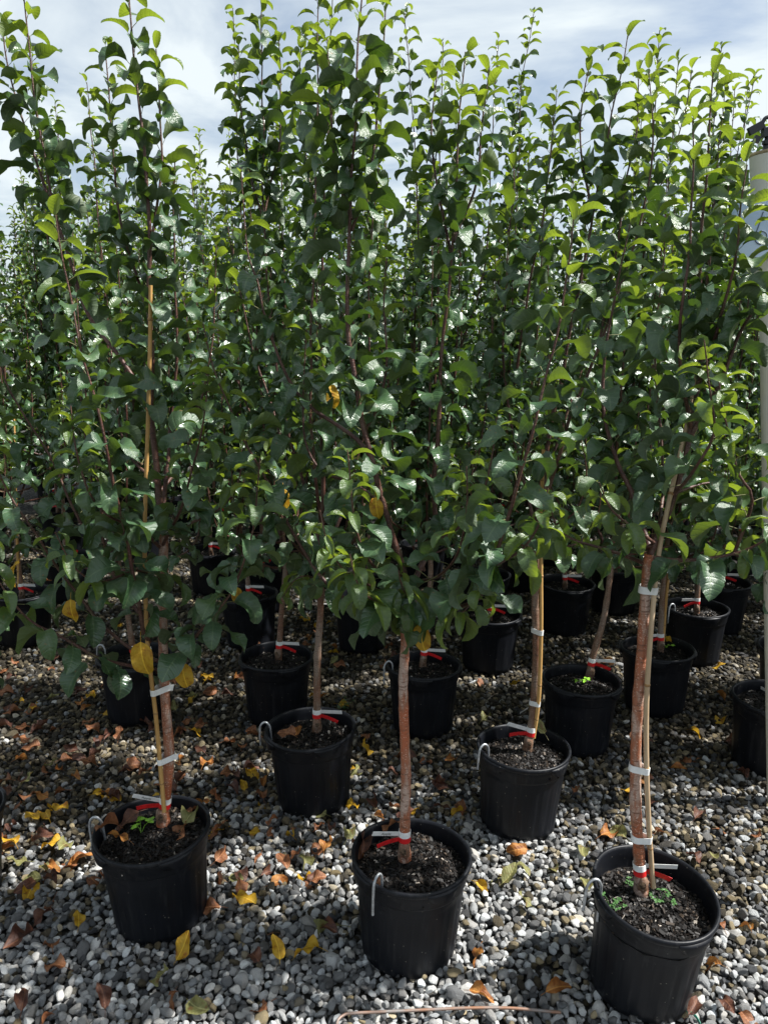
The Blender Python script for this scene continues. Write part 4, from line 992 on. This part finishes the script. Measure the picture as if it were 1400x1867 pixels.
# number plate: a curved pale blue plate strapped on behind the sleeve
pc_ = at_y(1404, 418, YP - .06); plate = empty('number_plate', pc_)
mb = MB(); V = []; F = []; nx, nz = 18, 6
for side in (0, 1):
    for i in range(nx + 1):
        for k in range(nz + 1):
            u = -1 + 2 * i / nx; w = -1 + 2 * k / nz; x = u * .118; cut = max(0, abs(u) - .85) / .15
            z = w * (.088 - .030 * cut * cut); y = .035 * u * u + (0.003 if side else 0); V.append((x, y, z))
o_ = (nx + 1) * (nz + 1); ix = lambda i, k, s: s * o_ + i * (nz + 1) + k
for i in range(nx):
    for k in range(nz):
        F.append((ix(i, k, 0), ix(i + 1, k, 0), ix(i + 1, k + 1, 0), ix(i, k + 1, 0))); F.append((ix(i, k, 1), ix(i, k + 1, 1), ix(i + 1, k + 1, 1), ix(i + 1, k, 1)))
for i in range(nx):
    for k in (0, nz): F.append((ix(i, k, 0), ix(i, k, 1), ix(i + 1, k, 1), ix(i + 1, k, 0)))
for k in range(nz):
    for i in (0, nx): F.append((ix(i, k, 0), ix(i, k + 1, 0), ix(i, k + 1, 1), ix(i, k, 1)))
mb.add(V, F); mb.build('plate', SIGN, plate)
def stroke(pts, nm):
    P3 = [Vector((x, .035 * (x / .118) ** 2 - .002, z)) for x, z in pts]; q = MB(); q.tube(spline(P3, .004), .0017, 6); return q.build(nm, MARKER, plate)
stroke([(-.096, .03), (-.095, 0), (-.095, -.045)], 'digit_one')
stroke([(-.030, .055), (-.038, .02), (-.046, -.015), (-.044, -.038), (-.028, -.047), (-.012, -.036), (-.012, -.016), (-.026, -.006), (-.044, -.014)], 'digit_six')
tag(plate, 'pale blue plate with a hand-written 16 on the white riser pipe', 'sign')

# ------------------------------------------------------------------ fallen leaves
FALL = {}
rf = random.Random(91)
for cn in DEAD:
    FALL[cn] = []
    for i in range(5):
        g_ = leaf_geom(12, 3, W_=rf.uniform(.6, .78), th0=rf.uniform(-.1, .6), arch=rf.uniform(-.5, 1.9), fold=rf.uniform(.0, 1.1), wav=rf.uniform(.25, .7), tw=rf.uniform(-1.3, 1.3), ph=rf.uniform(0, 6), side=rf.uniform(-.7, .7), pet=rf.uniform(.15, .4), serr=.03)
        FALL[cn].append(leaf_mesh('fallen_leaf_' + cn, g_, 0, 0, DEAD[cn]))
WORD = {'brown': 'curled brown', 'dark': 'dark red-brown', 'orange': 'orange', 'yellow': 'bright yellow', 'olive': 'green and brown blotched'}
ZONES = [('in front of the front left pot', BASE['A'] + Vector((0, -.35, 0))), ('left of the front left pot', BASE['A'] + Vector((-.35, .1, 0))), ('right of the front left pot', BASE['A'] + Vector((.38, 0, 0))),
         ('behind the front left pot', BASE['A'] + Vector((-.1, .55, 0))), ('in front of the front centre pot', BASE['B'] + Vector((0, -.35, 0))), ('right of the front centre pot', BASE['B'] + Vector((.33, 0, 0))),
         ('in front of the front right pot', BASE['C'] + Vector((-.25, -.3, 0))), ('right of the front right pot', BASE['C'] + Vector((.3, .3, 0))), ('behind the front centre pot', BASE['B'] + Vector((.1, .6, 0))),
         ('beside the second-row left pot', BASE['D'] + Vector((-.3, .1, 0))), ('behind the second-row left pot', BASE['D'] + Vector((0, .8, 0))), ('behind the second-row right pot', BASE['E'] + Vector((.1, .8, 0))),
         ('between the right-hand pots', BASE['I'] + Vector((.2, -.4, 0))), ('under the trees at far left', BASE['P'] + Vector((-.4, .4, 0))), ('under the trees at far right', BASE['J'] + Vector((.1, -.4, 0)))]
def fall_leaf(p, cn, size, label=None, on='gravel', rz=None):
    o = link('fallen_leaf', FALL[cn][rf.randrange(5)]); o.location = p
    o.rotation_euler = (rf.gauss(0, .35), rf.gauss(0, .25), rf.uniform(0, 6.28) if rz is None else rz); o.scale = (size,) * 3
    if not label:
        z = min(ZONES, key=lambda q: (q[1].x - p.x) ** 2 + (q[1].y - p.y) ** 2)[0]
        label = '%s fallen leaf lying on gravel %s' % (WORD[cn], z); grp = '%s fallen leaves %s' % (cn, z)
    else: grp = 'fallen leaves'
    tag(o, label, 'leaf', grp); return o
SEEN = [(75, 1690, 'dark', 1.2), (105, 1660, 'dark', 1.0), (142, 1700, 'yellow', .75), (135, 1770, 'brown', 1.0), (105, 1838, 'brown', .9), (275, 1790, 'olive', 1.15), (340, 1820, 'olive', 1.0), (36, 1862, 'dark', .9),
 (510, 1758, 'yellow', .85), (598, 1735, 'yellow', 1.0), (505, 1820, 'brown', 1.0), (487, 1705, 'brown', 1.0), (438, 1645, 'brown', .8), (550, 1615, 'yellow', .9), (583, 1608, 'brown', .9), (525, 1590, 'brown', .9),
 (592, 1530, 'brown', .9), (530, 1500, 'brown', .9), (590, 1565, 'orange', .8), (478, 1550, 'brown', .8), (475, 1475, 'yellow', .8), (655, 1480, 'yellow', 1.0), (680, 1488, 'orange', .7), (690, 1450, 'dark', .9), (605, 1490, 'olive', .8),
 (845, 1805, 'orange', .95), (985, 1815, 'orange', 1.05), (910, 1615, 'olive', 1.0), (970, 1550, 'orange', 1.0), (830, 1460, 'brown', .9), (785, 1440, 'dark', .9), (770, 1470, 'yellow', .8), (850, 1480, 'yellow', .8), (1085, 1530, 'orange', 1.0),
 (1180, 1440, 'orange', .8), (1125, 1438, 'yellow', .9), (1225, 1520, 'brown', .9), (1260, 1500, 'dark', .9), (1275, 1580, 'dark', .9), (1370, 1700, 'orange', .8), (1325, 1705, 'brown', .9), (1245, 1860, 'dark', .8),
 (30, 1440, 'olive', .9), (65, 1455, 'brown', 1.0), (95, 1505, 'yellow', .9), (35, 1550, 'yellow', .9), (70, 1595, 'yellow', 1.0), (125, 1540, 'yellow', .9), (125, 1575, 'orange', .9), (155, 1560, 'brown', 1.0), (180, 1590, 'orange', .9),
 (105, 1625, 'brown', 1.0), (80, 1610, 'dark', .9), (55, 1480, 'yellow', 1.0), (85, 1480, 'yellow', .9), (150, 1425, 'orange', .9), (100, 1460, 'orange', .9), (160, 1450, 'yellow', .9), (30, 1500, 'brown', .9), (60, 1515, 'brown', .9),
 (185, 1340, 'brown', 1.0), (180, 1300, 'yellow', .9), (215, 1355, 'brown', .9), (45, 1295, 'brown', 1.1), (30, 1265, 'brown', 1.1), (25, 1330, 'dark', 1.1), (60, 1360, 'brown', 1.0), (90, 1330, 'dark', .9), (20, 1390, 'orange', .9), (100, 1390, 'brown', .9),
 (150, 1370, 'dark', .9), (350, 1330, 'brown', .9), (380, 1320, 'brown', .9), (400, 1355, 'brown', 1.0), (380, 1380, 'dark', .9), (340, 1290, 'yellow', .8), (330, 1395, 'orange', .9), (430, 1410, 'brown', .9), (405, 1470, 'brown', .9), (395, 1465, 'orange', .9),
 (470, 1340, 'orange', .8), (440, 1370, 'brown', .9), (455, 1400, 'yellow', .9), (475, 1760, 'dark', .8), (640, 1690, 'olive', 1.3), (625, 1710, 'dark', .9), (470, 1600, 'dark', .8), (360, 1610, 'yellow', .8), (1295, 1220, 'yellow', .9), (1305, 1260, 'orange', .9),
 (1325, 1305, 'yellow', .9), (1250, 1330, 'yellow', .8), (1270, 1390, 'brown', .8), (1215, 1400, 'orange', .8), (930, 1250, 'yellow', .9), (925, 1340, 'orange', .8), (830, 1385, 'orange', .9), (760, 1390, 'brown', .8), (700, 1410, 'dark', .8), (540, 1130, 'yellow', .9),
 (555, 1160, 'orange', .9), (590, 1190, 'yellow', .9), (575, 1150, 'brown', .9), (600, 1175, 'orange', .9), (570, 1145, 'yellow', .8), (545, 1175, 'brown', .8), (650, 1185, 'orange', .9), (425, 1240, 'orange', .9), (400, 1260, 'brown', .9), (340, 1215, 'yellow', .9), (360, 1120, 'yellow', .9), (320, 1180, 'olive', .9), (1140, 1350, 'brown', .8), (985, 1330, 'dark', .8)]
for (x, y, cn, s) in SEEN: fall_leaf(on_z(x, y, 0.016) , cn, 0.080 * s)
for i_ in range(300):
    x = rf.uniform(0, 1400); y = 1100 + 760 * rf.random() ** 1.3
    if i_ >= 110: x = rf.uniform(0, 760); y = rf.uniform(1200, 1620)
    if x > 430 and rf.random() < .5: continue
    p = on_z(x, y, 0.014)
    if any((p.x - b.x) ** 2 + (p.y - b.y) ** 2 < .17 ** 2 for b in BASE.values()): continue
    fall_leaf(p, rf.choice(['brown', 'brown', 'brown', 'dark', 'dark', 'dark', 'orange', 'yellow', 'olive']), rf.uniform(.055, .08))
SOILL = [(225, 1510, 'brown', 1.1, 'curled tan leaf at the left of the soil in the front left pot'), (245, 1540, 'orange', .8, 'orange leaf on the near soil of the front left pot'), (270, 1475, 'dark', 1.1, 'dark leaf behind the tag in the front left pot'),
 (327, 1518, 'olive', .95, 'pale green blotched leaf standing on soil in the front left pot'), (360, 1490, 'brown', 1.1, 'curled tan leaf at the right of the soil in the front left pot'), (375, 1475, 'brown', .8, 'small brown leaf at the back right rim of the front left pot'),
 (665, 1548, 'brown', .9, 'brown leaf at the left of the soil in the front centre pot'), (672, 1530, 'brown', .8, 'tan leaf behind the tag in the front centre pot'), (692, 1520, 'brown', .9, 'curled tan leaf at the back of the front centre pot'), (656, 1565, 'dark', 1.0, 'dark leaf against the left wall of the front centre pot'),
 (702, 1598, 'brown', .6, 'small tan leaf by the wire hook in the front centre pot'), (543, 1345, 'brown', .9, 'curled tan leaf on soil of the second-row left pot'), (548, 1320, 'orange', .7, 'orange leaf on soil of the second-row left pot'),
 (1000, 1350, 'olive', 1.0, 'pale curled leaf on soil of the second-row right pot'), (482, 1182, 'brown', .9, 'tan leaf on soil of the pot behind the second-row left pot'), (716, 1215, 'brown', .8, 'tan leaf on soil of the pot behind the front centre trunk'), (1092, 1215, 'orange', .8, 'orange leaf on soil of the pot with the slanting trunk'),
 (95, 1058, 'orange', .9, 'orange leaf on the rim of the dark pot at left edge'), (1225, 1172, 'yellow', .6, 'small yellow leaf on soil behind the front right trunk')]
for (x, y, cn, s, lb) in SOILL: fall_leaf(on_z(x, y, SO + .026), cn, .084 * s, lb)

# yellow leaves still hanging on the trees
for (key, px, py, Y, s, el, az) in (('A', 257, 1150, YA - .16, .105, -1.45, -1.4), ('A', 330, 1192, YA - .12, .085, -1.5, -1.2), ('B', 768, 1122, YB - .1, .078, -1.4, -1.7), ('D', 516, 880, YD - .3, .07, -1.4, -1.5), ('A', 45, 1010, YA - .05, .08, -1.1, -2.2), ('A', 130, 1080, YA - .12, .07, -1.3, -1.4), ('A', 432, 1060, YA - .12, .055, -1.4, -1.5), ('D', 602, 690, YD - .3, .08, -1.3, -1.5), ('B', 684, 895, YB - .05, .06, -1.4, -1.5)):
    root_ = TREES[key][0]; p = at_y(px, py, Y) - TREES[key][3]
    hz = Vector((math.cos(az), math.sin(az), 0)); X = (hz * math.cos(el) + Vector((0, 0, 1)) * math.sin(el)).normalized(); Yv = Vector((0, 0, 1)).cross(X).normalized(); Z = X.cross(Yv)
    M = Matrix((X * s, Yv * s, Z * s)).transposed().to_4x4(); M.translation = p
    br = [c for c in root_.children if c.name.startswith('branch')][0]
    o = link('leaf', YEL[rf.randrange(3)], br); o.matrix_basis = M; o['label'] = 'yellow autumn leaf hanging among green ones'

# ------------------------------------------------------------------ weeds and scraps
def weed(p, label, n, size, m, spread=.05, seed=0):
    r = random.Random(seed); root = empty('weed', p)
    for i in range(n):
        a = r.uniform(0, 6.28); l = spread * r.uniform(.2, 1); e = Vector((math.cos(a) * l, math.sin(a) * l, r.uniform(.3, 1) * spread * .8 + .004))
        s = MB(); s.tube([Vector((0, 0, -.004)), e * .5 + Vector((0, 0, .006)), e], [.0009, .0008, .0006], 4); st = s.build('stem', m, root)
        V, F, UV = leaf_geom(5, 1, W_=.7, th0=.3, arch=.8, fold=.2, wav=.1, pet=.1)
        for k in range(3):
            A = Euler((0, r.uniform(-.4, .1), a + (k - 1) * 1.3)).to_matrix(); b = MB(); b.add([A @ Vector(v) * size * r.uniform(.7, 1.1) + e for v in V], F); b.build('leaflet', m, st)
    tag(root, label, 'weed')
weed(on_z(258, 1518, SO), 'small bright green sprout on soil of the front left pot', 3, .024, SPROUT, .03, 1)
weed(on_z(1112, 1655, .262), 'low clover-like weed left of the trunk in the front right pot', 11, .011, WEED, .036, 2)
weed(on_z(1205, 1645, .262), 'low weed right of the trunk in the front right pot', 10, .011, WEED, .036, 3)
weed(on_z(1146, 1612, .262), 'tiny weed behind the trunk in the front right pot', 5, .009, WEED, .022, 4)
weed(on_z(1058, 1247, SO), 'small bright sprout beside the slanting trunk', 3, .026, SPROUT, .032, 5)
weed(on_z(1213, 1180, SO), 'tiny sprout beside the thin cane behind the front right trunk', 2, .026, SPROUT, .04, 6)
weed(on_z(628, 1292, .01), 'wispy green weed growing in gravel behind the second-row left pot', 12, .009, WEED, .05, 7)
def scrap(pts, w, name, m, label):
    b = pts[0].copy(); o = ribbon([p - b for p in pts], w, .0012, Vector((0, -.5, 1))).build(name, m); o.location = b; tag(o, label, 'scrap')
scrap(spline([on_z(1252, 1846, .02), on_z(1262, 1848, .026), on_z(1270, 1856, .022), on_z(1276, 1868, .016)], .008), .013, 'plastic_strip', GREENP, 'green plastic strip by the foot of the front right pot')
scrap(spline([on_z(452, 1646, .022), on_z(462, 1640, .03), on_z(463, 1630, .03)], .006), .008, 'plastic_scrap', WHITE, 'curled white plastic scrap on gravel right of the front left pot')
scrap([on_z(948, 1300, .02), on_z(962, 1291, .026)], .012, 'plant_tag', WHITE, 'fallen white tag on gravel behind the second-row right pot')
scrap([on_z(837, 1248, .02), on_z(842, 1256, .02)], .012, 'plant_tag', WHITE, 'small white tag on gravel right of the pot behind the centre trunk')
scrap([on_z(1386, 1254, SO + .015), on_z(1402, 1262, SO + .02)], .014, 'plant_tag', WHITE, 'white tag lying on soil of the pot behind the white pipe')
